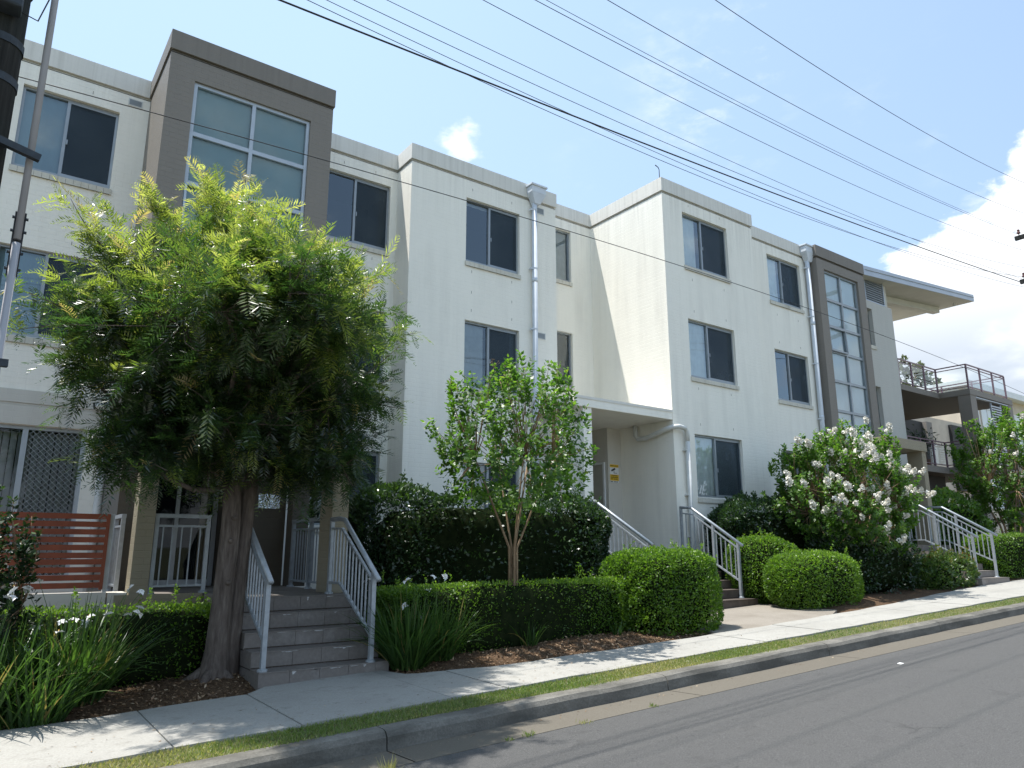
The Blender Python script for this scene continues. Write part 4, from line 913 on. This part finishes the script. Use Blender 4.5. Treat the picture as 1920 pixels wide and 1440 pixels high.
wire('thin wire crossing the thick cable and tied to the little roof rod', 6.0, 7.3, [(1.956, 5.206), (4.078, 5.286), (7.269, 5.389), (9.819, 5.57), (15.233, 6.158)], 0.0042)
wire('faint wire just above the thick cable', 6.1, 7.5, [(2.227, 5.427), (4.639, 5.495), (7.312, 5.565), (10.222, 5.814), (20.438, 6.874)], 0.004)
wire('thin wire second above the thick cable', 6.0, 7.1, [(2.449, 5.455), (4.522, 5.52), (9.899, 5.878), (16.358, 6.54), (22.344, 7.533)], 0.0042)
wire('faint thin wire third above the thick cable', 6.2, 7.4, [(2.969, 5.878), (4.687, 5.924), (10.301, 6.166), (14.219, 6.617), (22.36, 7.365)], 0.004)
wire('middle wire below the paired lines', 6.1, 7.9, [(4.152, 6.509), (7.166, 6.821), (11.77, 7.175), (16.599, 7.7), (21.217, 8.434)], 0.005)
wire('dark wire ending on the upper cross arm insulator', 5.7, 8.08, [(4.898, 6.722), (6.905, 6.909), (10.441, 7.366), (16.392, 8.25), (25.575, 9.803)], 0.0052)
wire('pale wire running close above the cross arm line', 5.9, 8.08, [(5.244, 7.026), (7.461, 7.233), (10.655, 7.527), (17.596, 8.602), (25.609, 9.851)], 0.0042)
wire('dark wire second from the top right corner', 5.2, 7.0, [(5.521, 6.639), (7.183, 6.828), (9.228, 7.0), (14.215, 7.657), (20.117, 8.631)], 0.005)
wire('dark wire nearest the top right corner', 4.6, 6.0, [(6.848, 6.877), (8.079, 6.979), (11.678, 7.31), (18.412, 8.318)], 0.005)
wire('lone service wire passing in front of the windows to the right end', 8.3, 8.3, [(-0.263, 4.772), (0.821, 4.701), (3.013, 4.884), (5.186, 4.985), (9.895, 5.04)], 0.006)

# ------------------------------------------------------------------ neighbours beyond
NB = thing('neighbouring_house', 'pale house with white framed windows beyond the right balcony', 'building', (48, 18, -1))
m = MB(); m.box(42.2, 58, 17.0, 24, -2, 8.6); m.build('wall', 'plaster_beige', NB)
m = MB(); m.box(42.1, 59, 16.5, 24.5, 8.6, 8.95); m.build('roof', 'white_trim', NB)
for i in range(8):
    x = 42.6+i*1.9; f = MB()
    for bx in ((x, x+1.6, 7.72, 7.8), (x, x+1.6, 5.2, 5.28), (x, x+.07, 5.28, 7.72), (x+1.53, x+1.6, 5.28, 7.72), (x+.77, x+.84, 5.28, 7.72), (x+.07, x+1.53, 6.6, 6.67)): f.box(bx[0], bx[1], 16.94, 16.99, bx[2], bx[3])
    w = f.build('window', 'white_trim', NB); g = MB(); g.quad((x, 16.98, 5.25), (x+1.6, 16.98, 5.25), (x+1.6, 16.98, 7.75), (x, 16.98, 7.75)); g.build('pane', 'blind_pale', w)
    for (za, zb_) in ((2.2, 4.4),):
        f = MB(); f.box(x, x+1.6, 16.94, 16.99, zb_-.08, zb_); f.box(x, x+1.6, 16.94, 16.99, za, za+.08); f.box(x, x+.07, 16.94, 16.99, za+.08, zb_-.08); f.box(x+1.53, x+1.6, 16.94, 16.99, za+.08, zb_-.08); w = f.build('window', 'white_trim', NB)
        g = MB(); g.quad((x, 16.98, za), (x+1.6, 16.98, za), (x+1.6, 16.98, zb_), (x, 16.98, zb_)); g.build('pane', 'blind_pale', w)

# ------------------------------------------------------------------ vegetation
def hedge_shape(name, label, cat, group, c, half, n, leaf, mat, power=4.0, rough=.07, lsize=(.03, .05), core=.86, zbase=None, shoots=0, tone_top=.0):
    """clipped mass: leaves over a rounded box, dark twigs inside"""
    cx, cy, cz = c; hx, hy, hz = half
    d = rand_unit(n*3)
    # sample on super-ellipsoid by area-ish rejection
    k = (np.abs(d)/1.0)**power; r = (k.sum(1))**(-1/power); p = d*r[:, None]
    w = np.linalg.norm(p*np.array([hx, hy, hz]), axis=1)**2/np.maximum(np.abs((unit(np.sign(p)*np.abs(p)**(power-1))*unit(d)).sum(1)), .2)
    w /= w.sum(); idx = rng.choice(len(p), n, p=w); p = p[idx]
    nrm = unit(np.sign(p)*np.abs(p)**(power-1)/np.array([hx, hy, hz]))
    P = p*np.array([hx, hy, hz])
    # lumpy surface
    f = np.zeros(n)
    for q in range(5):
        kv = rng.normal(size=3)*(2.2+1.8*q); f += np.sin(P@kv+rng.uniform(0, 6))/(1.5+q)
    P = P+nrm*(f*rough)[:, None]-nrm*(np.abs(rng.normal(size=n))*.045)[:, None]
    P = P+np.array([cx, cy, cz])
    D = unit(nrm*rng.uniform(.2, 1.1, n)[:, None]+rand_unit(n)*.9+np.array([0, 0, .25])); S = unit(np.cross(D, rand_unit(n)))
    ln = rng.uniform(lsize[0], lsize[1], n); tone = np.clip(rng.beta(1.6, 2.2, n)*.85+.2*f/1.5+tone_top*np.maximum(nrm[:, 2], 0), 0, 1)  # tone_top: upward leaves paler, light from above put into the leaf colour
    if zbase is not None:
        keep = P[:, 2] > zbase-.02; P, D, S, ln, tone = P[keep], D[keep], S[keep], ln[keep], tone[keep]
    if shoots:
        kk = rng.choice(len(P), shoots); add = []
        top = kk[P[kk, 2] > cz+hz*.3]
        for i in top:
            L_ = rng.uniform(.08, .26); m_ = int(8+L_*50); t = rng.random(m_)
            dd = unit(np.array([rng.normal()*.3, rng.normal()*.3, 1.0])); add.append((P[i]+dd*L_*t[:, None]))
        if add:
            A = np.concatenate(add); m_ = len(A); P = np.concatenate([P, A]); dn = unit(rand_unit(m_)+np.array([0, 0, .7])); D = np.concatenate([D, dn]); S = np.concatenate([S, unit(np.cross(dn, rand_unit(m_)))])
            ln = np.concatenate([ln, rng.uniform(lsize[0], lsize[1], m_)]); tone = np.concatenate([tone, rng.uniform(.5, .95, m_)])
    V, F = leaf_quads(P, D, S, ln, ln*leaf)
    root = thing(name, label, cat, (cx, cy, zbase if zbase is not None else cz-hz), group)
    np_mesh('foliage', V, F, mat, root, tone)
    # core of twigs, follows the same rounded shape
    nu, nv = 20, 12; cv = []; cf = []
    for i in range(nv+1):
        th = math.pi*i/nv
        for j in range(nu):
            ph = 2*math.pi*j/nu; dd = np.array([math.sin(th)*math.cos(ph), math.sin(th)*math.sin(ph), math.cos(th)]); rr = (np.abs(dd)**power).sum()**(-1/power)
            q = dd*rr*np.array([hx, hy, hz])*core+np.array([cx, cy, cz]); cv.append(q)
    for i in range(nv):
        for j in range(nu): cf.append((i*nu+j, (i+1)*nu+j, (i+1)*nu+(j+1) % nu, i*nu+(j+1) % nu))
    np_mesh('twigs', cv, cf, 'twig_core', root)
    return root
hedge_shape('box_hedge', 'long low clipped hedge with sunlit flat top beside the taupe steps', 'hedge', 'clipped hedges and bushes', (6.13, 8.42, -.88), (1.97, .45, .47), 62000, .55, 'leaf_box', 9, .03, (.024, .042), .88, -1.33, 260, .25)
hedge_shape('round_bush', 'large round clipped bush bulging over the footpath at the end of the low hedge', 'bush', 'clipped hedges and bushes', (8.74, 8.14, -.62), (.84, .70, .66), 34000, .55, 'leaf_box', 4.4, .05, (.028, .05), .86, -1.22, 120, .25)
hedge_shape('round_bush', 'clipped bush right against the middle handrail foot', 'bush', 'clipped hedges and bushes', (13.15, 9.35, -.38), (.72, .6, .68), 14000, .55, 'leaf_box', 3.2, .05, (.03, .055), .86, -1.04, 60, .25)
hedge_shape('round_bush', 'wide clipped bush in front, touching the footpath under the white flowering shrub', 'bush', 'clipped hedges and bushes', (13.15, 8.3, -.56), (1.0, .62, .52), 18000, .55, 'leaf_box', 3.4, .05, (.03, .055), .86, -1.06, 60, .25)
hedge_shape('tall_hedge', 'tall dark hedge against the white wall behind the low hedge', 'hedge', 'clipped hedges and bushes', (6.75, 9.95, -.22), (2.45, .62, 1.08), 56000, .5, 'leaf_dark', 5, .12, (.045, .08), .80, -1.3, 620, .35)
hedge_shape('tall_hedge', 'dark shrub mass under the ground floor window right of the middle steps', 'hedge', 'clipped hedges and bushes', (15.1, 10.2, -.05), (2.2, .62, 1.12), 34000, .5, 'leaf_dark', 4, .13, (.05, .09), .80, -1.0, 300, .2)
hedge_shape('box_hedge', 'low clipped hedge between the white irises and the trunk', 'hedge', 'clipped hedges and bushes', (1.35, 9.25, -1.03), (1.15, .42, .42), 20000, .55, 'leaf_box', 8, .035, (.026, .045), .88, -1.45, 120, .2)
hedge_shape('nandina_bush', 'loose low bush with reddish leaf tips in front of the far steps', 'bush', None, (18.2, 8.35, -.52), (1.15, .55, .46), 9000, .5, 'leaf_nandina', 2.6, .12, (.05, .09), .7, -.88, 160, .1)
hedge_shape('box_hedge', 'clipped hedge right of the far steps at the picture edge', 'hedge', 'clipped hedges and bushes', (22.6, 8.45, -.15), (1.75, .55, .60), 14000, .55, 'leaf_box', 5, .05, (.035, .06), .86, -.72, 60, .25)
hedge_shape('garden_shrub', 'glossy green shrub below the lower balcony behind the far handrails', 'shrub', None, (23.2, 10.1, .62), (1.7, .7, 1.0), 11000, .5, 'leaf_myrtle', 2.4, .16, (.07, .12), .7, -.7, 80, .1)

def limb(m, a, b, r0, r1, bend=.1, n=5):
    a, b = np.array(a, float), np.array(b, float); L = np.linalg.norm(b-a); k = rng.normal(size=3)*bend*L
    pts = [a+(b-a)*t+k*math.sin(math.pi*t)*.5 for t in np.linspace(0, 1, n)]
    m.tube(pts, list(np.linspace(r0, r1, n)), 7 if r0 > .012 else 5, caps=True); return pts

# ---- fern-leaved tree
def fern_tree():
    bx, by = 2.33, 8.66; gb = gzn(bx)+.06
    T = thing('ferny_tree', 'ferny leaved street tree with dense crown beside the left entrance steps', 'tree', (bx, by, gb))
    m = MB()
    m.tube([(bx, by, gb-.15), (bx+.01, by, gb+.08), (bx+.02, by, gb+.3), (bx+.03, by-.01, gb+.9), (bx+.05, by-.02, .3), (bx+.02, by, 1.1), (bx-.1, by, 2.0)], [.22, .16, .13, .108, .104, .09, .05], 14)
    m.tube([(bx+.14, by+.05, gb-.1), (bx+.17, by+.06, gb+.3), (bx+.20, by+.06, -.2), (bx+.24, by+.06, .6), (bx+.33, by+.08, 1.3), (bx+.45, by+.1, 2.2)], [.16, .11, .092, .088, .075, .045], 12)
    for a in (.3, 1.7, 2.9, 4.1, 5.3): m.tube([(bx, by, gb+.16), (bx+.22*math.cos(a), by+.2*math.sin(a), gb+.02), (bx+.42*math.cos(a), by+.4*math.sin(a), gb-.08)], [.07, .05, .02], 7)
    for z, a in ((-.35, -1.4), (.1, -1.9), (.35, -1.2)): m.tube([(bx+.04, by-.09, z), (bx+.04+.06*math.cos(a), by-.09+.06*math.sin(a), z+.01)], [.04, .02], 7)
    # crown: lobes set by hand, twigs grow out of them
    lobes = [(.8, 8.3, 2.35, .62), (1.3, 8.7, 2.95, .75), (1.9, 8.4, 3.3, .8), (2.5, 8.7, 3.25, .72), (3.1, 8.2, 2.75, .85), (3.6, 8.5, 2.1, .75), (2.3, 7.3, 2.5, .85), (1.45, 7.5, 2.25, .8), (2.2, 9.3, 2.7, .9),
             (3.1, 7.7, 1.75, .70), (1.3, 8.3, 1.75, .66), (2.1, 8.1, 1.75, .8), (2.75, 8.5, 1.4, .7), (.75, 8.6, 1.95, .42), (3.6, 8.7, 1.5, .6), (1.9, 7.0, 2.0, .6), (2.5, 7.6, 1.5, .65), (1.5, 8.0, 1.25, .6), (3.3, 8.4, 1.1, .55), (2.3, 9.2, 1.6, .8), (1.2, 9.2, 2.3, .65), (3.2, 9.3, 2.2, .8), (2.0, 6.85, 2.6, .55), (2.75, 7.0, 2.2, .55), (1.3, 7.9, .95, .5), (2.0, 8.4, 1.0, .55), (2.7, 8.2, .95, .5), (3.35, 7.9, 1.05, .45), (1.9, 7.5, 1.35, .55), (2.9, 9.0, 1.2, .6), (1.4, 9.0, 1.2, .6), (1.6, 6.6, 2.2, .6), (2.55, 6.6, 2.25, .6), (2.05, 6.2, 2.35, .5)]
    tips = []; outs = []
    for lx, ly, lz, lr in lobes:
        base = (bx+.02, by, min(1.2, max(.75, lz-1.1))) if lx < 2.4 else (bx+.27, by+.06, min(1.3, max(.8, lz-1.0)))
        limb(m, base, (lx, ly, lz-.1), .04, .016, .12)
        k = int(88*lr**2)
        dv = rand_unit(k); dv[:, 2] = dv[:, 2]*.9+.12; dv = unit(dv)
        rr = lr*np.where(rng.random(k) < .14, rng.uniform(1.1, 1.42, k), rng.uniform(.45, 1.05, k)); p = np.array([lx, ly, lz])+dv*rr[:, None]
        for i in range(k):
            if p[i, 2] < .55: continue
            tips.append(p[i]); outs.append(unit(dv[i]+.4*unit(p[i]-np.array([2.2, 8.45, 2.0]))))
            if i % 3 == 0: limb(m, (lx, ly, lz-.1), p[i], .009, .003, .1, 4)
    # long shoots that break the outline
    for a, b in (((.9, 8.4, 3.0), (.40, 8.2, 3.5)), ((1.0, 8.5, 2.2), (.12, 8.2, 2.45)), ((1.4, 8.5, 3.6), (1.12, 8.5, 3.95)), ((3.3, 8.4, 2.4), (4.35, 8.1, 2.75)), ((3.5, 8.4, 1.9), (4.25, 8.2, 1.75)), ((2.4, 8.6, 3.7), (2.3, 8.6, 4.1)), ((3.0, 8.6, 3.6), (3.25, 8.5, 3.8)),
                 ((3.0, 8.0, 1.3), (3.75, 7.9, 1.15)), ((1.1, 8.2, 1.4), (.9, 7.9, .75)), ((1.9, 8.3, 3.8), (1.75, 8.3, 4.1)), ((2.5, 8.3, 1.0), (3.0, 8.0, .55))):
        a, b = np.array(a), np.array(b); limb(m, a, b, .010, .003, .06, 5)
        for t in np.linspace(.2, 1, 6): tips.append(a+(b-a)*t+rng.normal(size=3)*.03); outs.append(unit(b-a+np.array([0, 0, .15])))
    m.build('trunk', 'bark_grey', T, smooth=True)
    tips = np.array(tips); outs = np.array(outs); nt_ = len(tips)
    per = 14
    B = np.repeat(tips, per, 0); O = np.repeat(outs, per, 0); n = len(B)
    back = rng.uniform(0, .38, n); B = B-O*back[:, None]+rng.normal(size=(n, 3))*.035
    D = unit(O*.6+rand_unit(n)*.85+np.array([0, 0, -.05])); U = unit(np.cross(np.cross(D, np.array([0, 0, 1.0])+rand_unit(n)*.45), D)); S = unit(np.cross(D, U))
    Lf = rng.uniform(.17, .36, n)
    base_t = np.repeat(rng.beta(2, 3, nt_), per)
    hgt = np.clip((B[:, 2]-1.6)/2.6, 0, 1); new = (back < .16)
    tone_f = np.clip(-.16+.62*base_t+.54*hgt+np.where(new, .20, 0)+rng.normal(size=n)*.07, 0, .96)  # height term puts sunlit top and shaded underside into tone; tips are new growth
    dead = rng.random(n) < .012; tone_f[dead] = 1.0
    pairs = 9; PP = []; DD = []; SS = []; LL = []; TT = []
    droop = rng.uniform(0, .45, n)
    for k in range(pairs):
        t = (k+.8)/pairs; c = B+D*(Lf*t)[:, None]; c[:, 2] -= droop*Lf*t*t*.55
        ll = Lf*.33*(math.sin(math.pi*min(1, t*.8+.18))**.7)
        for sg in (1, -1):
            d = unit(D*.75+S*sg*.85+U*.12+rng.normal(size=(n, 3))*.10); PP.append(c); DD.append(d); SS.append(unit(np.cross(d, U)+rng.normal(size=(n, 3))*.25)); LL.append(ll*rng.uniform(.8, 1.15, n)); TT.append(tone_f+rng.normal(size=n)*.03)
    P = np.concatenate(PP); D_ = np.concatenate(DD); S_ = np.concatenate(SS); L_ = np.concatenate(LL); t_ = np.clip(np.concatenate(TT), 0, 1)
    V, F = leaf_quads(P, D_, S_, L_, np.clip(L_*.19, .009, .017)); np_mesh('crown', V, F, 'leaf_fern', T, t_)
fern_tree()

# ---- crepe myrtles
PAN = None
def panicle_mesh():
    n = 150; t = rng.random(n)**.8; a = rng.uniform(0, 6.28, n); r = .085*(1-t*.7)*np.sqrt(rng.random(n)); P = np.stack([r*np.cos(a), r*np.sin(a), t*.19], 1)
    D = unit(P*np.array([3, 3, .4])+rand_unit(n)*.6); S = unit(np.cross(D, rand_unit(n))); V, F = leaf_quads(P, D, S, rng.uniform(.035, .06, n), rng.uniform(.03, .055, n))
    me = bpy.data.meshes.new('flower_cluster'); me.from_pydata(V.tolist(), [], F.tolist()); me.materials.append(MAT['petal_cream']); return me
PAN = panicle_mesh()
def myrtle(label, base, stems, crown_c, crown_r, ntw, per, lsize, nflow, flower_bias, mat='leaf_myrtle', bark='bark_tan', vase=.35, seedheads=False, spread=1.0, ftop=None):
    bx, by, bz = base; T = thing('crepe_myrtle', label, 'tree', base, None); m = MB(); cc = np.array(crown_c); cr = np.array(crown_r)
    ends = []
    for (a0, r0, lean) in stems:
        p0 = np.array([bx+math.cos(a0)*.05, by+math.sin(a0)*.05, bz-.05]); p1 = np.array([bx+math.cos(a0)*lean*vase, by+math.sin(a0)*lean*vase, bz+(cc[2]-bz)*.45]); p2 = np.array([bx+math.cos(a0)*lean, by+math.sin(a0)*lean, cc[2]-cr[2]*.25])
        m.tube([p0, p0+(p1-p0)*.5+np.array([0, 0, .03]), p1, (p1+p2)/2, p2], [r0, r0*.9, r0*.8, r0*.62, r0*.45], 8); ends.append((p1, p2, r0))
    tw = []; outs = []
    for i in range(ntw):
        d = unit(rng.normal(size=3)*np.array([1, 1, .9])+np.array([0, 0, .25])); r = rng.uniform(.62, 1.0)**.7
        p = cc+d*cr*r*(1+.14*math.sin(d[0]*5+d[2]*7))
        e = min(ends, key=lambda q: np.linalg.norm(q[1]-p)); s0 = e[1]*.75+e[0]*.25 if i % 2 else e[1]
        s0 = s0+(p-s0)*rng.uniform(0, .3)
        if i % 2 == 0: limb(m, s0, p, min(.012, e[2]*.35), .0025, .10, 5)
        o = unit(p-s0); o = unit(o*.7+np.array([0, 0, .55])+rng.normal(size=3)*.25); tw.append(p); outs.append(o)
    m.build('trunk', bark, T, smooth=True)
    tw = np.array(tw); outs = np.array(outs); n = ntw*per; B = np.repeat(tw, per, 0); O = np.repeat(outs, per, 0); Lt = np.repeat(rng.uniform(.25, .5, ntw)*spread, per)
    t = rng.random(n); sd = unit(np.cross(O, rand_unit(n))); P = B-O*(Lt*t)[:, None]+sd*.01
    D = unit(sd*.9+O*.5+rand_unit(n)*.3); S = unit(np.cross(D, O+rand_unit(n)*.6)); ln = rng.uniform(*lsize, n)
    tone = np.clip(rng.beta(2, 2.2, n)*.7+np.where(t < .2, .22, 0)+np.repeat(rng.normal(size=ntw)*.1, per), 0, 1)
    V, F = leaf_quads(P, D, S, ln, ln*.58); np_mesh('crown', V, F, mat, T, tone)
    if nflow:
        sc_ = np.array([flower_bias(p) for p in (tw-cc)/cr]); idx = np.argsort(-sc_-rng.random(ntw)*1.1)[:nflow]
        for i in idx:
            o = unit(outs[i]+rng.normal(size=3)*.45+np.array([0, -.1, 0])); q = Vector(o.tolist()).to_track_quat('Z', 'Y').to_euler(); k = rng.uniform(.6, 1.0)
            ob = link_copy(PAN, 'flower_cluster', T, tuple(tw[i]+o*.06), q, (k, k, k))
    if seedheads:
        sv = MB()
        for i in rng.choice(ntw, 14, replace=False):
            if tw[i][2] < cc[2]: continue
            for _ in range(7):
                d = unit(outs[i]+rng.normal(size=3)*.5); e = tw[i]+d*rng.uniform(.06, .16); sv.bar(tw[i], e, .003, .003); sv.box(e[0]-.006, e[0]+.006, e[1]-.006, e[1]+.006, e[2]-.006, e[2]+.006)
        tag(sv.build('seed_heads', 'bark_tan', T), kind='stuff')
    return T
myrtle('young multi stemmed tree with airy green crown behind the low hedge', (6.12, 8.38, -1.2), [(2.8, .022, .55), (.5, .024, .5), (4.5, .02, .35), (1.5, .02, .4), (5.6, .019, .55)], (6.02, 8.2, 1.55), (1.2, 1.1, 1.2), 330, 27, (.058, .092), 0, None, seedheads=True, vase=.10)
fb = lambda p: -p[1]*.62-p[0]*.42+p[2]*.12
myrtle('large shrub covered in white flower clusters beside the far steps', (15.9, 9.0, -1.0), [(0, .04, .9), (1.3, .04, .8), (2.6, .04, .9), (3.9, .045, .9), (5.2, .04, .9), (.6, .035, .4)], (15.7, 9.0, 1.2), (1.85, 1.5, 1.6), 800, 38, (.06, .095), 80, fb)
myrtle('white flowering shrub at the right edge in front of the balcony columns', (25.6, 9.4, -.6), [(0, .04, .9), (1.5, .04, .8), (3.0, .04, .9), (4.6, .045, .9)], (25.9, 9.3, 2.35), (2.0, 1.6, 1.9), 640, 36, (.07, .11), 14, fb)
myrtle('dark leafy shrub with a few white blossoms at the left picture edge', (.1, 8.5, -1.45), [(0, .02, .4), (1.5, .02, .4), (3.0, .02, .4), (4.6, .02, .4)], (.05, 8.45, -.3), (.55, .55, .85), 230, 38, (.04, .065), 10, fb, 'leaf_dark', spread=.7)
# filler foliage low in the big shrub
hedge_shape('garden_shrub', 'dark low foliage under the white flowering shrub', 'shrub', None, (15.9, 8.8, -.35), (1.45, .85, .75), 9000, .5, 'leaf_dark', 2.4, .14, (.05, .085), .75, -1.0, 0)
myrtle('tall thin gum tree seen beyond the upper balcony glass', (54, 26, 0), [(1.0, .2, 1.5), (4.0, .16, 1.8)], (54.5, 26, 11.2), (3.0, 2.6, 3.2), 110, 20, (.3, .5), 0, None, 'leaf_gum', 'bark_tan', spread=3.0)

# ---- strap-leaved irises
PET = None
def iris_flower_mesh():
    m = MB()
    for k in range(6):
        a = k*math.pi/3; r = .045 if k % 2 == 0 else .036; w = .017 if k % 2 == 0 else .011; dz = -.006 if k % 2 == 0 else .010
        c, s = math.cos(a), math.sin(a); m.add([(0, 0, 0), (c*r*.55-s*w, s*r*.55+c*w, .012), (c*r, s*r, dz), (c*r*.55+s*w, s*r*.55-c*w, .012)], [(0, 1, 2, 3)])
    m.add([(.006, 0, .008), (-.004, .005, .02), (-.004, -.005, .02)], [(0, 1, 2)], 1)
    me = bpy.data.meshes.new('flower'); me.from_pydata([tuple(v) for v in m.v], [], m.f); me.materials.append(MAT['petal_white']); me.materials.append(MAT['flower_yellow']); me.polygons.foreach_set('material_index', m.m); return me
PET = iris_flower_mesh()
def iris(label, x, y, n, h, spread, nflow, grp='white flowering iris clumps'):
    z = bed(x, y)-.02; T = thing('iris_clump', label, 'plant', (x, y, z), grp)
    seg = 6; V = []; F = []; tone = []
    for i in range(n):
        a = rng.uniform(0, 6.28); rr = spread*.35*math.sqrt(rng.random()); b = np.array([x+rr*math.cos(a), y+rr*math.sin(a), z]); L = h*rng.uniform(.55, 1.1); lean = rng.uniform(.05, .8)
        az = a+rng.normal()*.6; o = np.array([math.cos(az), math.sin(az), 0]); s = np.array([-o[1], o[0], 0]); s = unit(s+rng.normal(size=3)*.4); w0 = rng.uniform(.006, .012); dr = rng.uniform(0, 1.0)*lean; k0 = len(V); tn = np.clip(rng.beta(2, 2.5), 0, 1); tn = 1.0 if rng.random() < .03 else tn*.9
        for k in range(seg+1):
            t = k/seg; p = b+o*(L*(lean*t+.35*dr*t**3))+np.array([0, 0, L*(t*(1-.25*lean)-.55*dr*t**3)]); w = w0*(1-t**3)*(1 if k < seg else 0)+.0008; V += [p-s*w, p+s*w]
        for k in range(seg): F.append((k0+2*k, k0+2*k+1, k0+2*k+3, k0+2*k+2)); tone.append(tn)
    np_mesh('leaves', V, F, 'blade_iris', T, tone)
    for i in range(nflow):
        a = rng.uniform(0, 6.28); rr = spread*rng.uniform(.15, .85); zz = z+h*rng.uniform(.6, 1.2); e = (x+rr*math.cos(a), y+rr*math.sin(a), zz)
        m = MB(); m.tube([(x+.2*rr*math.cos(a), y+.2*rr*math.sin(a), z), ((x+e[0])/2, (y+e[1])/2, z+(zz-z)*.6), e], [.004, .003, .0025], 5); m.build('flower_stalk', 'blade_stalk', T)
        kk = rng.uniform(1.0, 1.35); link_copy(PET, 'flower', T, e, (rng.normal()*.5+.35, rng.normal()*.5, rng.uniform(0, 6)), (kk, kk, kk))
simple('blade_stalk', (.06, .12, .03), .6)
iris('iris clump with white blooms at the lower left corner', .25, 8.1, 430, 1.0, .8, 10)
iris('white iris clump nearest the low left hedge', .95, 8.45, 480, 1.0, .85, 13)
iris('iris clump spilling towards the footpath at lower left', .65, 7.95, 280, .75, .65, 4)
iris('bright iris clump right beside the taupe steps', 4.32, 7.98, 560, .86, .58, 7)
iris('smaller iris tuft touching the low hedge right of the steps', 4.75, 8.05, 340, .8, .55, 4)
iris('little strappy tuft in the mulch before the low hedge', 6.1, 8.0, 40, .45, .3, 0)
iris('tiny grassy tuft in the mulch by the round bush', 7.55, 7.85, 26, .28, .2, 0)

# ---- verge grass, mulch chips, weeds
def tufts(name, n, fx, fy, hh, mat, label=None, lean=.5, wid=(.003, .006), tone_fn=None):
    x = fx(n); y = fy(n, x); z = gzn(x)-.012
    P = np.stack([x, y, z], 1); D = unit(rng.normal(size=(n, 3))*np.array([lean, lean, 0])+np.array([0, 0, 1])); S = unit(np.cross(D, rand_unit(n)))
    L = rng.uniform(*hh, n); V, F = leaf_quads(P, D, S, L, rng.uniform(*wid, n)); t = rng.beta(2, 2, n) if tone_fn is None else tone_fn(x, y)
    o = np_mesh(name, V, F, mat, None, np.clip(t, 0, 1)); tag(o, label, None, None, 'stuff'); return o
def gx_(n): return np.concatenate([rng.uniform(-1, 9, int(n*.68)), rng.uniform(9, 30, n-int(n*.68))])
def gy_(n, x):
    y = 5.845+.035*np.sin(x*3.3)*np.sin(x*1.1+2)+(.455+.03*np.sin(x*2.3+1))*rng.random(n); return y
def gt(x, y): return np.clip(.5+.3*np.sin(x*1.7)*np.sin(x*.63+1)+rng.normal(size=len(x))*.17+np.where(np.abs(y-6.08) > .15, .12, 0), 0, 1)
tufts('verge_grass', 46000, gx_, gy_, (.014, .048), 'grass_verge', 'strip of short patchy grass between kerb and footpath', .6, (.004, .009), gt)
def mx(n): return rng.uniform(-1, 9.0, n)
n = 16000; x = rng.uniform(-1, 9.2, n); y = np.array([inner(a) for a in x])-.03+rng.random(n)**1.3*1.25
P = np.stack([x, y, [bed(a, b)+.006 for a, b in zip(x, y)]], 1); D = unit(rng.normal(size=(n, 3))*np.array([1, 1, .35])); S = unit(np.cross(D, np.array([0, 0, 1.0])+rng.normal(size=(n, 3))*.5)); L = rng.uniform(.015, .055, n)
V, F = leaf_quads(P, D, S, L, L*rng.uniform(.2, .55, n)); tag(np_mesh('mulch_chips', V, F, 'chip_mulch', None, np.clip(rng.beta(2, 2.2, n), 0, 1)), 'loose brown bark chips and dry leaves on the garden bed', None, None, 'stuff')
# leaf crumbs on path and gutter
n = 500; x = rng.uniform(-.5, 12, n); y = np.where(rng.random(n) < .6, rng.uniform(6.3, 7.2, n), 5.6-.12*rng.random(n)); zz = np.where(y > 6, gzn(x)+.027+.012*(y-6.8), gzn(x)-.139)
P = np.stack([x, y, zz], 1); D = unit(rng.normal(size=(n, 3))*np.array([1, 1, .1])); S = unit(np.cross(D, np.array([0, 0, 1.0])+rng.normal(size=(n, 3))*.2)); L = rng.uniform(.01, .035, n); V, F = leaf_quads(P, D, S, L, L*.4)
tag(np_mesh('leaf_litter', V, F, 'chip_mulch', None, rng.random(n)), 'scattered dry leaf crumbs on the footpath and in the gutter', None, None, 'stuff')
def weed(label, x, y, z, n, h, mat='grass_verge', tone=(.2, .7)):
    P = np.tile([x, y, z], (n, 1))+rng.normal(size=(n, 3))*np.array([.03, .02, 0]); D = unit(rng.normal(size=(n, 3))*.5+np.array([0, 0, 1])); S = unit(np.cross(D, rand_unit(n))); L = rng.uniform(h*.4, h, n)
    V, F = leaf_quads(P, D, S, L, rng.uniform(.004, .008, n)); tag(np_mesh('gutter_weed', V, F, mat, None, rng.uniform(*tone, n), loc=(x, y, z)), label, 'weed', 'weeds along the gutter edge')
LT = MB(); LT.add([(9.02, 4.66, gzn(9.02)-.115), (9.08, 4.65, gzn(9.08)-.110), (9.07, 4.70, gzn(9.07)-.106), (9.03, 4.71, gzn(9.03)-.114)], [(0, 1, 2, 3)]); o = LT.build('litter', 'litter_white', loc=(9.05, 4.68, gzn(9.05)-.12)); tag(o, 'scrap of white paper lying on the asphalt road', 'litter')
weed('dry straw coloured weed tuft at the gutter edge near the bottom', 2.62, 5.08, gzn(2.62)-.14, 60, .16, tone=(.7, 1))
weed('green weed tuft growing from the gutter joint below the kerb', 3.95, 5.2, gzn(3.95)-.135, 40, .07)
weed('low green weed left of the gutter weed tuft', 3.75, 5.21, gzn(3.75)-.135, 30, .045)
weed('yellowish weed at the gutter edge in the sun', 4.55, 5.21, gzn(4.55)-.135, 40, .05, tone=(.6, .9))
weed('small weed furthest up the sunny gutter edge', 5.45, 5.21, gzn(5.45)-.135, 30, .05)
